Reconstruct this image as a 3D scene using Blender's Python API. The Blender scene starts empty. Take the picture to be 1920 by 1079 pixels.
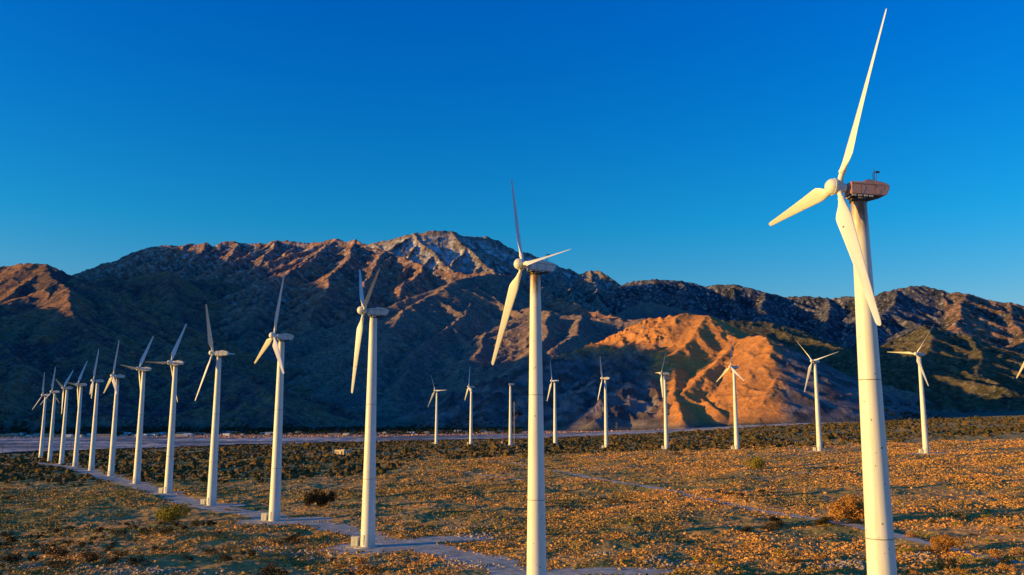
import bpy, math, random
import numpy as np
from mathutils import Matrix, Vector

C = bpy.context.scene.collection
SC = bpy.context.scene
rad = math.radians

# ------------------------------------------------------------------ camera
F, W0, H0, ZC = 1620.0, 1920.0, 1079.0, 30.0
PITCH = math.atan(250.5 / F)
cam_d = bpy.data.cameras.new('camera')
cam = bpy.data.objects.new('camera', cam_d)
C.objects.link(cam)
cam.location = (0, 0, ZC)
cam.rotation_euler = (rad(90) + PITCH, 0, 0)
cam_d.sensor_width = 36.0
cam_d.lens = 36.0 * F / W0
cam_d.clip_start = 1.0
cam_d.clip_end = 60000
SC.camera = cam

# ------------------------------------------------------------------ light
SUN_AZ, SUN_EL = rad(-103), rad(5.4)       # azimuth clockwise from +Y
world = bpy.data.worlds.new('World')
SC.world = world
world.use_nodes = True
wn = world.node_tree.nodes
wl = world.node_tree.links
wn.clear()
sky = wn.new('ShaderNodeTexSky')
sky.sky_type = 'NISHITA'
sky.sun_disc = False
sky.sun_elevation = SUN_EL
sky.sun_rotation = SUN_AZ
sky.altitude = 300
sky.air_density = 1.0
sky.dust_density = 0.6
sky.ozone_density = 3.0
gam = wn.new('ShaderNodeGamma')
gam.inputs[1].default_value = 1.0
hs = wn.new('ShaderNodeHueSaturation')
hs.inputs['Saturation'].default_value = 1.3
hs.inputs['Value'].default_value = 1.0
bg = wn.new('ShaderNodeBackground')
bg.inputs['Strength'].default_value = 0.122
gain = wn.new('ShaderNodeMix'); gain.data_type = 'RGBA'; gain.blend_type = 'MULTIPLY'
gain.inputs[0].default_value = 1.0; 
wtc = wn.new('ShaderNodeTexCoord'); wsx = wn.new('ShaderNodeSeparateXYZ'); wl.new(wtc.outputs['Generated'], wsx.inputs[0])
wrp = wn.new('ShaderNodeValToRGB'); wl.new(wsx.outputs[2], wrp.inputs[0])
wrp.color_ramp.elements[0].position = 0.05; wrp.color_ramp.elements[0].color = (0.86, 1.22, 1.30, 1)
wrp.color_ramp.elements[1].position = 0.45; wrp.color_ramp.elements[1].color = (0.12, 1.22, 2.0, 1)
we = wrp.color_ramp.elements.new(0.22); we.color = (0.33, 1.42, 1.62, 1)
we = wrp.color_ramp.elements.new(0.115); we.color = (1.30, 1.25, 1.38, 1)
wrp.color_ramp.elements[0].position = 0.0; wrp.color_ramp.elements[0].color = (0.50, 0.72, 1.9, 1)
wl.new(wrp.outputs[0], gain.inputs[7])
wo = wn.new('ShaderNodeOutputWorld')
wl.new(sky.outputs[0], gam.inputs[0])
wl.new(gam.outputs[0], hs.inputs['Color'])
wl.new(hs.outputs[0], gain.inputs[6]); wl.new(gain.outputs[2], bg.inputs['Color'])
wl.new(bg.outputs[0], wo.inputs[0])

sun_d = bpy.data.lights.new('sun', 'SUN')
sun_d.energy = 5.0
sun_d.angle = rad(0.53)
sun_d.color = (1.0, 0.60, 0.11)
sun = bpy.data.objects.new('sun', sun_d)
C.objects.link(sun)
sv = Vector((math.sin(SUN_AZ) * math.cos(SUN_EL), math.cos(SUN_AZ) * math.cos(SUN_EL), math.sin(SUN_EL)))
sun.rotation_euler = (-sv).to_track_quat('-Z', 'Y').to_euler()

SC.view_settings.view_transform = 'Standard'
SC.view_settings.look = 'None'
SC.view_settings.gamma = 1
SC.view_settings.exposure = 0.5

rng = np.random.default_rng(7)
random.seed(7)

# ------------------------------------------------------------------ helpers
def tag(o, label=None, cat=None, group=None, kind=None):
    if label: o['label'] = label
    if cat: o['category'] = cat
    if group: o['group'] = group
    if kind: o['kind'] = kind
    return o

def np_mesh(name, V, Fc, mat=None, smooth=True, sides=None):
    """V (n,3); Fc (m,k) faces all of k corners, or list of lists"""
    me = bpy.data.meshes.new(name)
    V = np.ascontiguousarray(V, dtype=np.float32)
    Fc = np.asarray(Fc)
    m, k = Fc.shape
    me.vertices.add(len(V)); me.vertices.foreach_set('co', V.ravel())
    me.loops.add(m * k); me.loops.foreach_set('vertex_index', Fc.astype(np.int32).ravel())
    me.polygons.add(m)
    me.polygons.foreach_set('loop_start', (np.arange(m) * k).astype(np.int32))
    me.update(calc_edges=True)
    me.polygons.foreach_set('use_smooth', np.full(m, smooth, dtype=bool))
    if mat: me.materials.append(mat)
    return me

class MB:
    """collects boxes, lathes, lofts; build() links them as one mesh object"""
    def __init__(s): s.v = []; s.f = []
    def add(s, v, f):
        o = len(s.v); s.v += [tuple(p) for p in v]; s.f += [[i + o for i in q] for q in f]; return s
    def box(s, c, d, M=None, taper=1.0):
        cx, cy, cz = c; dx, dy, dz = [a / 2 for a in d]
        v = []
        for z in (-1, 1):
            t = taper if z > 0 else 1.0
            for x, y in ((-1, -1), (1, -1), (1, 1), (-1, 1)):
                p = Vector((cx + x * dx * t, cy + y * dy * t, cz + z * dz))
                v.append(M @ p if M else p)
        return s.add(v, [[3, 2, 1, 0], [4, 5, 6, 7], [0, 1, 5, 4], [1, 2, 6, 5], [2, 3, 7, 6], [3, 0, 4, 7]])
    def lathe(s, prof, n=24, M=None, cap=True):
        v = []; f = []
        for r, z in prof:
            for i in range(n):
                a = 2 * math.pi * i / n
                p = Vector((r * math.cos(a), r * math.sin(a), z)); v.append(M @ p if M else p)
        for j in range(len(prof) - 1):
            for i in range(n):
                k = (i + 1) % n
                f.append([j * n + i, j * n + k, (j + 1) * n + k, (j + 1) * n + i])
        if cap:
            f.append(list(range(n))[::-1]); f.append([(len(prof) - 1) * n + i for i in range(n)])
        return s.add(v, f)
    def tube(s, a, b, r0, r1=None, n=6):
        a = Vector(a); b = Vector(b); r1 = r0 if r1 is None else r1
        d = b - a; q = d.to_track_quat('Z', 'Y').to_matrix().to_4x4(); q.translation = a
        return s.lathe([(r0, 0), (r1, d.length)], n, q)
    def prism(s, prof, x0, x1, M=None):
        """prof list of (y,z); extruded along x"""
        n = len(prof); v = [(x0, y, z) for y, z in prof] + [(x1, y, z) for y, z in prof]
        if M: v = [M @ Vector(p) for p in v]
        f = [list(range(n)), [n + i for i in range(n)][::-1]]
        f += [[(i + 1) % n, i, n + i, n + (i + 1) % n] for i in range(n)]
        return s.add(v, f)
    def mesh(s, name, mat=None, smooth=0, bevel=0):
        me = bpy.data.meshes.new(name); me.from_pydata([tuple(p) for p in s.v], [], s.f); me.update()
        import bmesh
        bm = bmesh.new(); bm.from_mesh(me)
        if bevel:
            bmesh.ops.bevel(bm, geom=[e for e in bm.edges if len(e.link_faces) == 2 and e.calc_face_angle(0) > 0.5], offset=bevel, segments=2, affect='EDGES', clamp_overlap=True)
        bmesh.ops.recalc_face_normals(bm, faces=bm.faces)
        bm.to_mesh(me); bm.free()
        if smooth:
            me.polygons.foreach_set('use_smooth', np.ones(len(me.polygons), dtype=bool))
            me.set_sharp_from_angle(angle=rad(smooth))
        if mat: me.materials.append(mat)
        return me

def link(name, me, parent=None, M=None):
    o = bpy.data.objects.new(name, me); C.objects.link(o)
    if parent: o.parent = parent
    if M is not None: o.matrix_local = M
    return o

def empty(name, loc, rz=0):
    o = bpy.data.objects.new(name, None); C.objects.link(o)
    o.location = loc; o.rotation_euler = (0, 0, rz); o.empty_display_size = 0.5
    return o

def new_mat(name, rough=0.9, spec=0.2):
    m = bpy.data.materials.new(name); m.use_nodes = True
    nt = m.node_tree; b = nt.nodes['Principled BSDF']
    b.inputs['Roughness'].default_value = rough
    b.inputs['Specular IOR Level'].default_value = spec
    return m, nt, b

def N(nt, typ, **kw):
    n = nt.nodes.new(typ)
    for k, v in kw.items():
        if k in n.inputs: n.inputs[k].default_value = v
        else: setattr(n, k, v)
    return n

def noise(nt, scale, detail=4, rough=0.55, vec=None, dist=0.0):
    n = N(nt, 'ShaderNodeTexNoise'); n.inputs['Scale'].default_value = scale
    n.inputs['Detail'].default_value = detail; n.inputs['Roughness'].default_value = rough
    n.inputs['Distortion'].default_value = dist
    if vec is not None: nt.links.new(vec, n.inputs['Vector'])
    return n.outputs['Fac']

def ramp(nt, fac, stops, interp='LINEAR'):
    r = N(nt, 'ShaderNodeValToRGB'); cr = r.color_ramp; cr.interpolation = interp
    while len(cr.elements) < len(stops): cr.elements.new(0.5)
    for e, (p, c) in zip(cr.elements, stops):
        e.position = p; e.color = (*c, 1) if len(c) == 3 else c
    nt.links.new(fac, r.inputs[0]); return r.outputs[0]

def mix(nt, fac, a, b, mode='MIX'):
    m = N(nt, 'ShaderNodeMix', data_type='RGBA', blend_type=mode)
    for s, x in ((0, fac), (6, a), (7, b)):
        if isinstance(x, (int, float)): m.inputs[s].default_value = x
        elif isinstance(x, tuple): m.inputs[s].default_value = (*x, 1)
        else: nt.links.new(x, m.inputs[s])
    return m.outputs[2]

def g3(v): return (v, v, v)

# ------------------------------------------------------------------ numpy noise
_P = np.random.default_rng(11).permutation(65536).astype(np.int32)
_G = np.random.default_rng(12).uniform(0, 2 * np.pi, 65536)
_GX, _GY = np.cos(_G).astype(np.float32), np.sin(_G).astype(np.float32)
def perlin(x, y, seed=0):
    xi = np.floor(x).astype(np.int32); yi = np.floor(y).astype(np.int32)
    xf = (x - xi).astype(np.float32); yf = (y - yi).astype(np.float32)
    u = xf * xf * xf * (xf * (xf * 6 - 15) + 10); v = yf * yf * yf * (yf * (yf * 6 - 15) + 10)
    def g(ix, iy, dx, dy):
        h = _P[(_P[(ix + seed * 131) & 65535] + iy) & 65535]
        return _GX[h] * dx + _GY[h] * dy
    a = g(xi, yi, xf, yf); b = g(xi + 1, yi, xf - 1, yf)
    c = g(xi, yi + 1, xf, yf - 1); d = g(xi + 1, yi + 1, xf - 1, yf - 1)
    return (a + u * (b - a)) * (1 - v) + (c + u * (d - c)) * v
def fbm(x, y, sc, octv, seed=0, gain=0.5):
    s = 0; a = 1.0
    for i in range(octv):
        s = s + a * perlin(x / sc, y / sc, seed + i); a *= gain; sc *= 0.5
    return s
def ridged(x, y, sc, octv, seed=0, gain=0.5):
    s = 0; a = 1.0; w = 1.0
    for i in range(octv):
        n = 1 - np.abs(perlin(x / sc, y / sc, seed + i)) * 2.0
        n = n * n * w; w = np.clip(n * 1.6, 0, 1)
        s = s + a * n; a *= gain; sc *= 0.5
    return s

# ------------------------------------------------------------------ turbine survey (x, y, ground z, yaw, rotor phase)
TURB = {
'T1':(36.9,89.5,4.4,-96,90),'T2':(3.7,134.8,4.2,-111,27),'T3':(-30.5,188.9,3.8,-108,51),
'T4':(-64.4,241.0,3.3,-121,112),'T5':(-98.9,291.8,2.6,-85,87),'T6':(-132.4,340.7,2.6,-83,27),
'T7':(-164.9,388.1,3.0,-89,32),'T8':(-201.9,444.3,2.7,-126,118),'T9':(-235.9,494.4,2.6,-114,3),
'T10':(-269.1,542.9,2.4,-97,32),'T11':(-299.3,585.0,2.0,-99,46),'T12':(-335.7,639.1,1.3,-95,117),
'T13':(-374.1,698.3,0.7,-94,108),
'B1':(-70.8,820.1,8.3,-132,30),'B2':(-35.9,766.5,9.8,-103,10),'B3':(-1.3,725.9,10.4,-100,0),
'B4':(33.4,678.0,10.9,-104,29),'B5':(67.9,631.4,10.7,-69,87),'B6':(103.2,586.2,11.7,-94,86),
'B7':(137.3,536.1,13.0,-108,-1),'B8':(172.0,491.1,13.5,-121,43),'B9':(210.0,445.6,14.0,-116,83),
'B10':(246.6,404.0,14.0,-99,20)}

def pt(u, v, D):
    """world point seen at photo pixel (u,v) lying D metres ahead"""
    cp, sp = math.cos(PITCH), math.sin(PITCH)
    a = (u - 960) / F; b = (539.5 - v) / F
    y = cp - b * sp; z = sp + b * cp
    return (a / y * D, D, ZC + z / y * D)

# ------------------------------------------------------------------ base terrain : thin plate spline through surveyed points
ctrl = [(x, y, z) for x, y, z, _, _ in TURB.values()]
for u, v, D in [(0,853,771),(300,843,856),(600,833,942),(850,828,985),(1040,824,1000),(1250,813,1080),
                (1400,803,1180),(1690,789,1330),(1920,780,1300),(2150,772,1150),
                (0,826,1500),(200,822,1700),(450,819,1750),(700,817,1800),(960,813,1850),(1180,808,2000),(1300,803,2150)]:
    ctrl.append(pt(u, v, D))
ctrl += [(600,1800,26),(1000,1900,26),(1300,2400,30),(-900,1200,-6),(-600,1200,-5),(-200,1300,-2),(150,1400,2),(-1500,600,0),(-1500,1500,-5),(-2600,1500,10),
         (150,60,8),(-200,60,3),(600,60,22),(600,500,25),(1400,500,40),(-600,60,0),(0,-300,5),(-3000,-500,0),(3000,-500,80),
         (-3000,3500,60),(0,3500,60),(2000,3500,60),(4000,2500,90),(-5000,9000,120),(0,9000,150),(6000,9000,150),(0,15000,200),(-9000,15000,200),(9000,15000,200)]
ctrl = np.array(ctrl, dtype=np.float64)
def _U(r2): return np.where(r2 > 0, r2 * np.log(r2 + 1e-12), 0)
S0 = 1000.0
def tps_fit(c):
    n = len(c); p = c[:, :2] / S0
    r2 = ((p[:, None] - p[None]) ** 2).sum(-1)
    K = _U(r2) + np.eye(n) * 1e-4
    Pm = np.c_[np.ones(n), p]
    A = np.zeros((n + 3, n + 3)); A[:n, :n] = K; A[:n, n:] = Pm; A[n:, :n] = Pm.T
    w = np.linalg.solve(A, np.r_[c[:, 2], 0, 0, 0]); return p, w
_tp, _tw = tps_fit(ctrl)
def base_z(x, y):
    x = np.asarray(x, float) / S0; y = np.asarray(y, float) / S0
    s = _tw[-3] + _tw[-2] * x + _tw[-1] * y
    for (px, py), w in zip(_tp, _tw[:-3]):
        s = s + w * _U((x - px) ** 2 + (y - py) ** 2)
    return s
def ground_at(u, v, D=400):
    """world point where the sight line of photo pixel (u,v) meets the valley floor"""
    for _ in range(25):
        p = pt(u, v, D); z = float(base_z(p[0], p[1]))
        k = (p[2] - ZC) / D
        if k >= -1e-4: break
        D = 0.5 * D + 0.5 * min((z - ZC) / k, 2500)
    return (p[0], p[1], z)

# ------------------------------------------------------------------ mountain ridges  (u, v, distance km)
R = []   # name, slope, rough, owner, childfactor, points
def ridge(owner, pts, slope=0.72, kid=1.0, world=False):
    P = [tuple(p) if world else pt(p[0], p[1], p[2] * 1000) for p in pts]
    R.append((owner, P, slope, kid))
PEAK, RANGE, LEFT, MID, GOLD, EAST, WESTO = range(7)
# snowy peak
ridge(PEAK, [(600,475,11.8),(660,462,11.6),(700,456,11.3),(740,448,11.2),(775,438,11),(815,435,11),(845,434,11),(870,444,11.1),(915,443,11.2),(940,455,11.2),(965,470,11.2),(1000,478,11),(1045,500,10.8),(1090,514,10.6),(1110,506,10.4),(1135,512,10.2),(1172,534,10)], 0.8)
ridge(PEAK, [(775,438,11),(800,462,10.5),(830,490,10),(855,515,9.4),(880,545,8.6)], 0.8)
ridge(PEAK, [(845,434,11),(880,470,10.4),(915,500,9.8),(930,520,9.2)], 0.8)
ridge(PEAK, [(940,455,11.2),(975,490,10.5),(1000,520,9.8),(1015,540,9)], 0.8)
ridge(PEAK, [(1110,506,10.4),(1115,540,9.6),(1125,565,8.8),(1150,590,7.8)], 0.8)
ridge(PEAK, [(1045,500,10.8),(1060,530,9.8),(1075,555,8.8)], 0.8)
ridge(PEAK, [(700,456,11.3),(740,480,10.5),(790,505,9.8),(830,520,9.2)], 0.8)
# rugged range to the left of it
ridge(RANGE, [(100,530,8.6),(145,515,8.5),(200,501,8.5),(240,487,8.5),(258,472,8.5),(280,464,8.5),(335,459,8.5),(370,457,8.5),(388,455,8.5),(402,461,8.4),(415,455,8.4),(440,453,8.4),(480,456,8.4),(505,456,8.4),(520,449,8.4),(550,453,8.3),(585,457,8.3),(612,452,8.2),(632,449,8.1),(650,455,8),(664,451,8),(680,462,7.8),(720,470,7.6),(760,483,7.3),(800,500,7),(850,511,6.7),(905,514,6.5),(960,518,6.2),(1010,538,5.9),(1060,558,5.6),(1110,580,5.3),(1180,600,5)], 0.72)
ridge(RANGE, [(388,455,8.4),(370,480,7.9),(340,505,7.5)], 0.75)
ridge(RANGE, [(440,453,8.4),(430,485,7.8),(400,515,7.2),(385,545,6.6)], 0.75)
ridge(RANGE, [(520,449,8.4),(505,480,7.8),(480,500,7.4),(440,520,6.8),(430,545,6.4)], 0.75)
ridge(RANGE, [(632,449,8.1),(600,470,7.6),(575,490,7.1),(535,510,6.6),(500,535,6.1),(480,570,5.5),(470,610,5),(455,650,4.5),(440,700,4)], 0.7)
ridge(RANGE, [(600,470,7.6),(560,492,7.1),(520,520,6.6)], 0.7)
ridge(RANGE, [(664,451,8),(655,480,7.4),(640,500,6.9),(625,520,6.3),(610,545,5.8),(590,590,5.2),(575,640,4.6),(565,690,4.1),(570,735,3.6)], 0.68)
ridge(RANGE, [(720,470,7.6),(700,500,6.9),(690,530,6.3),(680,565,5.7),(670,610,5.1),(660,660,4.5),(640,710,3.9)], 0.68)
ridge(RANGE, [(800,500,7),(770,525,6.4),(745,555,5.9),(720,590,5.4)], 0.68)
# middle spur with the lit shoulder
ridge(MID, [(960,518,6.2),(925,513,6.0),(885,520,5.7),(850,530,5.4),(832,543,5.2),(800,560,5),(765,577,4.8),(742,590,4.6),(735,615,4.3),(730,650,4),(712,690,3.7),(700,725,3.4)], 0.62)
ridge(MID, [(885,520,5.7),(880,560,5.2),(850,600,4.7),(830,640,4.3),(850,680,3.9),(870,710,3.5),(900,740,3.1)], 0.6)
ridge(MID, [(850,600,4.7),(815,630,4.3),(780,665,3.9),(760,700,3.6),(740,730,3.3)], 0.6)
ridge(MID, [(960,518,6.2),(975,550,5.6),(960,590,5),(930,620,4.5),(905,640,4.2),(890,670,3.8)], 0.6)
ridge(MID, [(985,575,5.0),(1012,583,4.6),(1035,583,4.5),(1060,592,4.4),(1095,591,4.4),(1130,599,4.3),(1180,598,4.3),(1225,599,4.2),(1300,605,4.1)], 0.6)
ridge(MID, [(1035,583,4.5),(1030,610,4.1),(1020,640,3.7),(1005,665,3.4)], 0.6)
ridge(MID, [(1095,591,4.4),(1085,620,3.9),(1060,650,3.5)], 0.6)
ridge(MID, [(1160,600,6.8),(1185,576,7.0),(1215,566,7),(1250,571,7),(1285,580,6.9),(1330,600,6.6)], 0.5)
# hills at the left edge
ridge(LEFT, [(-220,520,4.9),(-120,507,4.8),(-60,507,4.7),(0,503,4.6),(45,498,4.6),(75,496,4.5),(98,497,4.5),(112,505,4.4),(135,515,4.4),(160,535,4.2),(185,565,4),(215,600,3.7),(260,650,3.4),(290,700,3.1),(310,740,2.8)], 0.62)
ridge(LEFT, [(98,500,4.45),(108,528,4.15),(80,538,4.0),(45,555,3.9),(10,575,3.75),(-40,605,3.5)], 0.62)
ridge(LEFT, [(108,530,4.1),(125,564,3.7),(100,583,3.6),(70,600,3.5),(40,630,3.3),(10,660,3.0)], 0.6)
ridge(LEFT, [(125,566,3.7),(150,600,3.4),(175,640,3.1),(190,690,2.8),(200,740,2.5)], 0.6)
ridge(LEFT, [(160,535,5.9),(195,518,6.0),(205,517,6),(225,526,6.1),(250,524,6.2),(265,513,6.2),(280,509,6.2),(308,508,6.2),(325,515,6.3),(345,525,6.4),(390,523,6.5),(430,530,6.5)], 0.62)
ridge(LEFT, [(225,526,6.1),(235,570,5.3),(250,620,4.5),(265,660,4)], 0.6)
ridge(LEFT, [(308,508,6.2),(330,560,5.4),(340,610,4.8),(350,650,4.3)], 0.6)
ridge(LEFT, [(195,640,3.9),(222,616,3.8),(255,625,3.6),(300,640,3.4),(350,660,3.2),(400,678,3.0),(450,705,2.8),(500,735,2.6),(530,770,2.4)], 0.5, 0.7)
ridge(LEFT, [(-300,560,3.4),(-150,580,3.3),(-60,610,3.1),(-10,640,2.9),(40,690,2.6)], 0.6)
# golden foothill and its dark left flank
ridge(GOLD, [(805,790,2.30),(825,777,2.35),(845,764,2.4),(869,754,2.45),(886,745,2.48),(910,734,2.5),(934,725,2.55),(962,710,2.6),(988,694,2.65),(1030,676,2.75),(1080,664,2.9),(1106,657,3.0),(1128,646,3.05),(1160,627,3.08),(1190,609,3.1),(1208,602,3.1),(1226,598,3.08),(1241,600,3.06),(1255,595,3.05),(1277,589,3.02),(1305,590,3.0),(1328,591,2.95),(1338,600,2.9),(1345,611,2.86),(1365,624,2.8),(1386,634,2.72),(1405,632,2.66),(1428,630,2.6),(1436,634,2.55)], 0.54, 0)
ridge(GOLD, [(1436,634,2.55),(1456,646,2.80),(1510,667,3.1),(1547,686,3.35),(1583,711,3.55),(1620,730,3.7),(1656,745,3.8),(1700,770,3.9)], 0.62, 0)
ridge(GOLD, [(1436,634,2.55),(1447,655,2.45),(1442,672,2.38),(1452,690,2.32),(1462,704,2.27),(1450,725,2.20),(1447,745,2.15),(1442,765,2.10),(1432,785,2.05)], 0.50, 0)
ridge(GOLD, [(1328,591,2.95),(1305,622,2.80),(1275,650,2.68),(1235,680,2.55),(1200,703,2.45),(1165,725,2.35),(1135,748,2.26),(1110,775,2.2)], 0.55, 0.5)
ridge(GOLD, [(1386,634,2.72),(1352,664,2.56),(1318,697,2.42),(1288,727,2.31),(1262,752,2.22),(1245,775,2.15)], 0.50, 0)
ridge(GOLD, [(1255,595,3.05),(1238,628,2.9),(1215,652,2.78),(1180,675,2.66),(1140,695,2.55),(1105,718,2.45),(1080,742,2.35),(1062,768,2.28)], 0.6, 0.9)
ridge(GOLD, [(1208,602,3.1),(1190,634,2.95),(1165,655,2.83)], 0.6)
ridge(GOLD, [(1160,627,3.08),(1140,652,2.95),(1120,672,2.83)], 0.6)
ridge(GOLD, [(1080,664,2.9),(1070,695,2.7),(1050,722,2.55),(1030,750,2.4),(1015,775,2.3)], 0.62)
ridge(GOLD, [(1030,676,2.75),(1005,705,2.6),(985,735,2.45),(972,765,2.32)], 0.62)
ridge(GOLD, [(934,725,2.55),(915,750,2.4),(905,775,2.28)], 0.6)
# hills behind it to the right
ridge(EAST, [(1300,606,5.4),(1350,601,5.4),(1380,603,5.4),(1430,605,5.4),(1480,615,5.3),(1520,630,5.2),(1560,646,5.1),(1600,658,5.0),(1650,690,4.6),(1692,690,4.5),(1744,699,4.3),(1770,706,4.2),(1822,721,4.0),(1860,737,3.9),(1900,755,3.7),(1960,785,3.4)], 0.45, 0.6)
ridge(EAST, [(1600,690,6.2),(1630,668,6.0),(1665,640,5.7),(1700,620,5.5),(1735,610,5.4),(1762,614,5.2),(1800,625,5.1),(1830,632,5),(1862,655,4.8),(1910,690,4.5),(1960,720,4.3),(2050,760,4)], 0.55)
ridge(EAST, [(1735,610,5.2),(1745,650,4.7),(1740,690,4.2)], 0.55)
ridge(EAST, [(1830,632,5),(1830,670,4.5),(1840,705,4.1)], 0.55)
ridge(EAST, [(1140,560,9.6),(1175,532,9.2),(1195,527,9.1),(1230,524,9),(1280,526,9),(1310,531,9),(1330,537,8.9),(1350,534,8.8),(1380,534,8.7),(1410,541,8.6),(1440,548,8.5),(1480,556,8.4),(1520,555,8.3),(1560,560,8.2),(1600,556,8),(1640,558,7.8),(1662,549,7.7),(1690,541,7.6),(1715,537,7.5),(1735,536,7.5),(1760,543,7.4),(1782,549,7.3),(1815,550,7.2),(1850,562,7.1),(1890,567,7),(1920,573,6.9),(1960,582,6.8),(2030,590,6.6),(2120,600,6.4)], 0.62)
ridge(EAST, [(1280,526,9),(1290,560,8.2),(1300,590,7.4)], 0.62)
ridge(EAST, [(1440,548,8.5),(1430,580,7.6),(1440,610,6.8)], 0.62)
ridge(EAST, [(1560,560,8.2),(1550,600,7.2),(1545,640,6.3)], 0.62)
ridge(EAST, [(1690,541,7.6),(1670,575,6.9),(1640,610,6.3),(1620,650,5.6)], 0.62)
ridge(EAST, [(1815,550,7.2),(1800,580,6.6),(1790,610,6)], 0.62)
ridge(EAST, [(1890,567,7),(1900,610,6.2),(1930,650,5.4)], 0.62)
# unseen range west of the frame, shaped to throw shadow over the valley flanks
ridge(WESTO, [(-2350,1560,40),(-2350,1640,210),(-2350,1720,390),(-2350,1850,500),(-2400,2190,560),(-2800,2600,580)], 0.95, 0, True)
ridge(WESTO, [(-2800,2600,580),(-3300,3000,600),(-3800,3900,740),(-4300,4500,1150),(-4700,5100,1280),(-5500,6000,1550),(-6500,8000,2100),(-7500,9500,2300)], 0.7, 0.6, True)

BASE_REF = 30.0
segs = []      # x0,y0,z0,x1,y1,z1,slope,owner,level
rr = random.Random(5)
def add_poly(owner, P, slope, lvl):
    for a, b in zip(P[:-1], P[1:]):
        segs.append((a[0], a[1], a[2], b[0], b[1], b[2], slope, owner, lvl))
def spawn(owner, P, slope, lvl, kid):
    if lvl > 2 or kid <= 0: return
    L = [0]
    for a, b in zip(P[:-1], P[1:]): L.append(L[-1] + math.dist(a[:2], b[:2]))
    s = rr.uniform(0.1, 0.5) * 150
    while s < L[-1]:
        i = max(j for j in range(len(L)) if L[j] <= s); i = min(i, len(P) - 2)
        t = (s - L[i]) / max(1e-6, L[i + 1] - L[i])
        a, b = P[i], P[i + 1]
        x, y, z = [a[k] + (b[k] - a[k]) * t for k in range(3)]
        hb = z - BASE_REF
        dx, dy = b[0] - a[0], b[1] - a[1]; n = math.hypot(dx, dy) + 1e-6; dx /= n; dy /= n
        g = (b[2] - a[2]) / n
        if g > 0: dx, dy, g = -dx, -dy, -g      # downhill direction along the ridge
        step = 0.75 * max(hb, 60) ** 0.85 / kid if lvl == 1 else max(50, 0.12 * hb + 40)
        if hb > 45:
            for side in ((-1, 1) if rr.random() < 0.75 else (rr.choice((-1, 1)),)):
                ang = side * rad(rr.uniform(48, 80) - min(25, abs(g) * 40))
                cx, cy = dx * math.cos(ang) - dy * math.sin(ang), dx * math.sin(ang) + dy * math.cos(ang)
                ml = slope * (rr.uniform(0.55, 0.74) if lvl == 1 else rr.uniform(0.72, 0.9))
                length = hb / ml * (rr.uniform(0.7, 1.05) if lvl == 1 else rr.uniform(0.3, 0.7))
                if lvl == 2: length = min(length, 900)
                nseg = 5 if lvl == 1 else 3
                Q = [(x, y, z - 2)]; hd = math.atan2(cy, cx)
                for k in range(1, nseg + 1):
                    hd += rr.gauss(0, 0.20)
                    st = length / nseg
                    q = Q[-1]
                    mm = ml * (1.15 - 0.3 * k / nseg)
                    Q.append((q[0] + math.cos(hd) * st, q[1] + math.sin(hd) * st, q[2] - mm * st))
                if owner == GOLD and max(q_[0] for q_ in Q) > 0.262 * Q[-1][1]: continue
                sl = slope * ((1.08 if lvl == 1 else 1.2) if owner == GOLD else (1.3 if lvl == 1 else 1.5))
                add_poly(owner, Q, sl, lvl)
                spawn(owner, Q, sl, lvl + 1, kid)
        s += step * rr.uniform(0.7, 1.35)
for owner, P, slope, kid in R:
    add_poly(owner, P, slope, 0)
    spawn(owner, P, slope, 1, kid * {PEAK: 1.9, RANGE: 1.35}.get(owner, 1.0))
segs.sort(key=lambda s: s[8])
print('segments', len(segs))

# ------------------------------------------------------------------ one polar grid for ground and mountains
FINE = 0.052
az = np.radians(np.concatenate([np.arange(-180, -92, 4.0), np.arange(-92, -36, 0.35), np.arange(-36, 36, FINE), np.arange(36, 60, 0.4), np.arange(60, 180.1, 4.0)]))
az[-1] = np.pi
def logr(a, b, k): return np.exp(np.arange(math.log(a), math.log(b), k))
rad_r = np.concatenate([[0.5, 10, 30, 50, 70, 90], logr(105, 900, 0.0034), logr(900, 2050, 0.0044), logr(2050, 12600, 0.0024), logr(12600, 16000, 0.02)])
NA, NR = len(az), len(rad_r)
print('grid', NA, NR, NA * NR)
A2, R2 = np.meshgrid(az, rad_r)                   # rows = radius
X = (np.sin(A2) * R2).astype(np.float32); Y = (np.cos(A2) * R2).astype(np.float32)
# base surface evaluated coarsely then interpolated
ca = np.concatenate([np.linspace(-math.pi, az[0] if az[0] > -math.pi else -math.pi, 1), np.radians(np.arange(-178, 180.1, 2.0))])
ca = np.unique(ca); cr = np.exp(np.linspace(math.log(0.5), math.log(16500), 160))
CA, CR = np.meshgrid(ca, cr)
CZ = base_z(np.sin(CA) * CR, np.cos(CA) * CR)
def interp_polar(tabA, tabR, Z, a, r):
    ia = np.clip(np.searchsorted(tabA, a) - 1, 0, len(tabA) - 2); ir = np.clip(np.searchsorted(tabR, r) - 1, 0, len(tabR) - 2)
    ta = np.clip((a - tabA[ia]) / (tabA[ia + 1] - tabA[ia]), 0, 1); tr = np.clip((r - tabR[ir]) / (tabR[ir + 1] - tabR[ir]), 0, 1)
    return (Z[ir, ia] * (1 - ta) + Z[ir, ia + 1] * ta) * (1 - tr) + (Z[ir + 1, ia] * (1 - ta) + Z[ir + 1, ia + 1] * ta) * tr
BZ = interp_polar(ca, cr, CZ, A2, R2).astype(np.float32)

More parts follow.
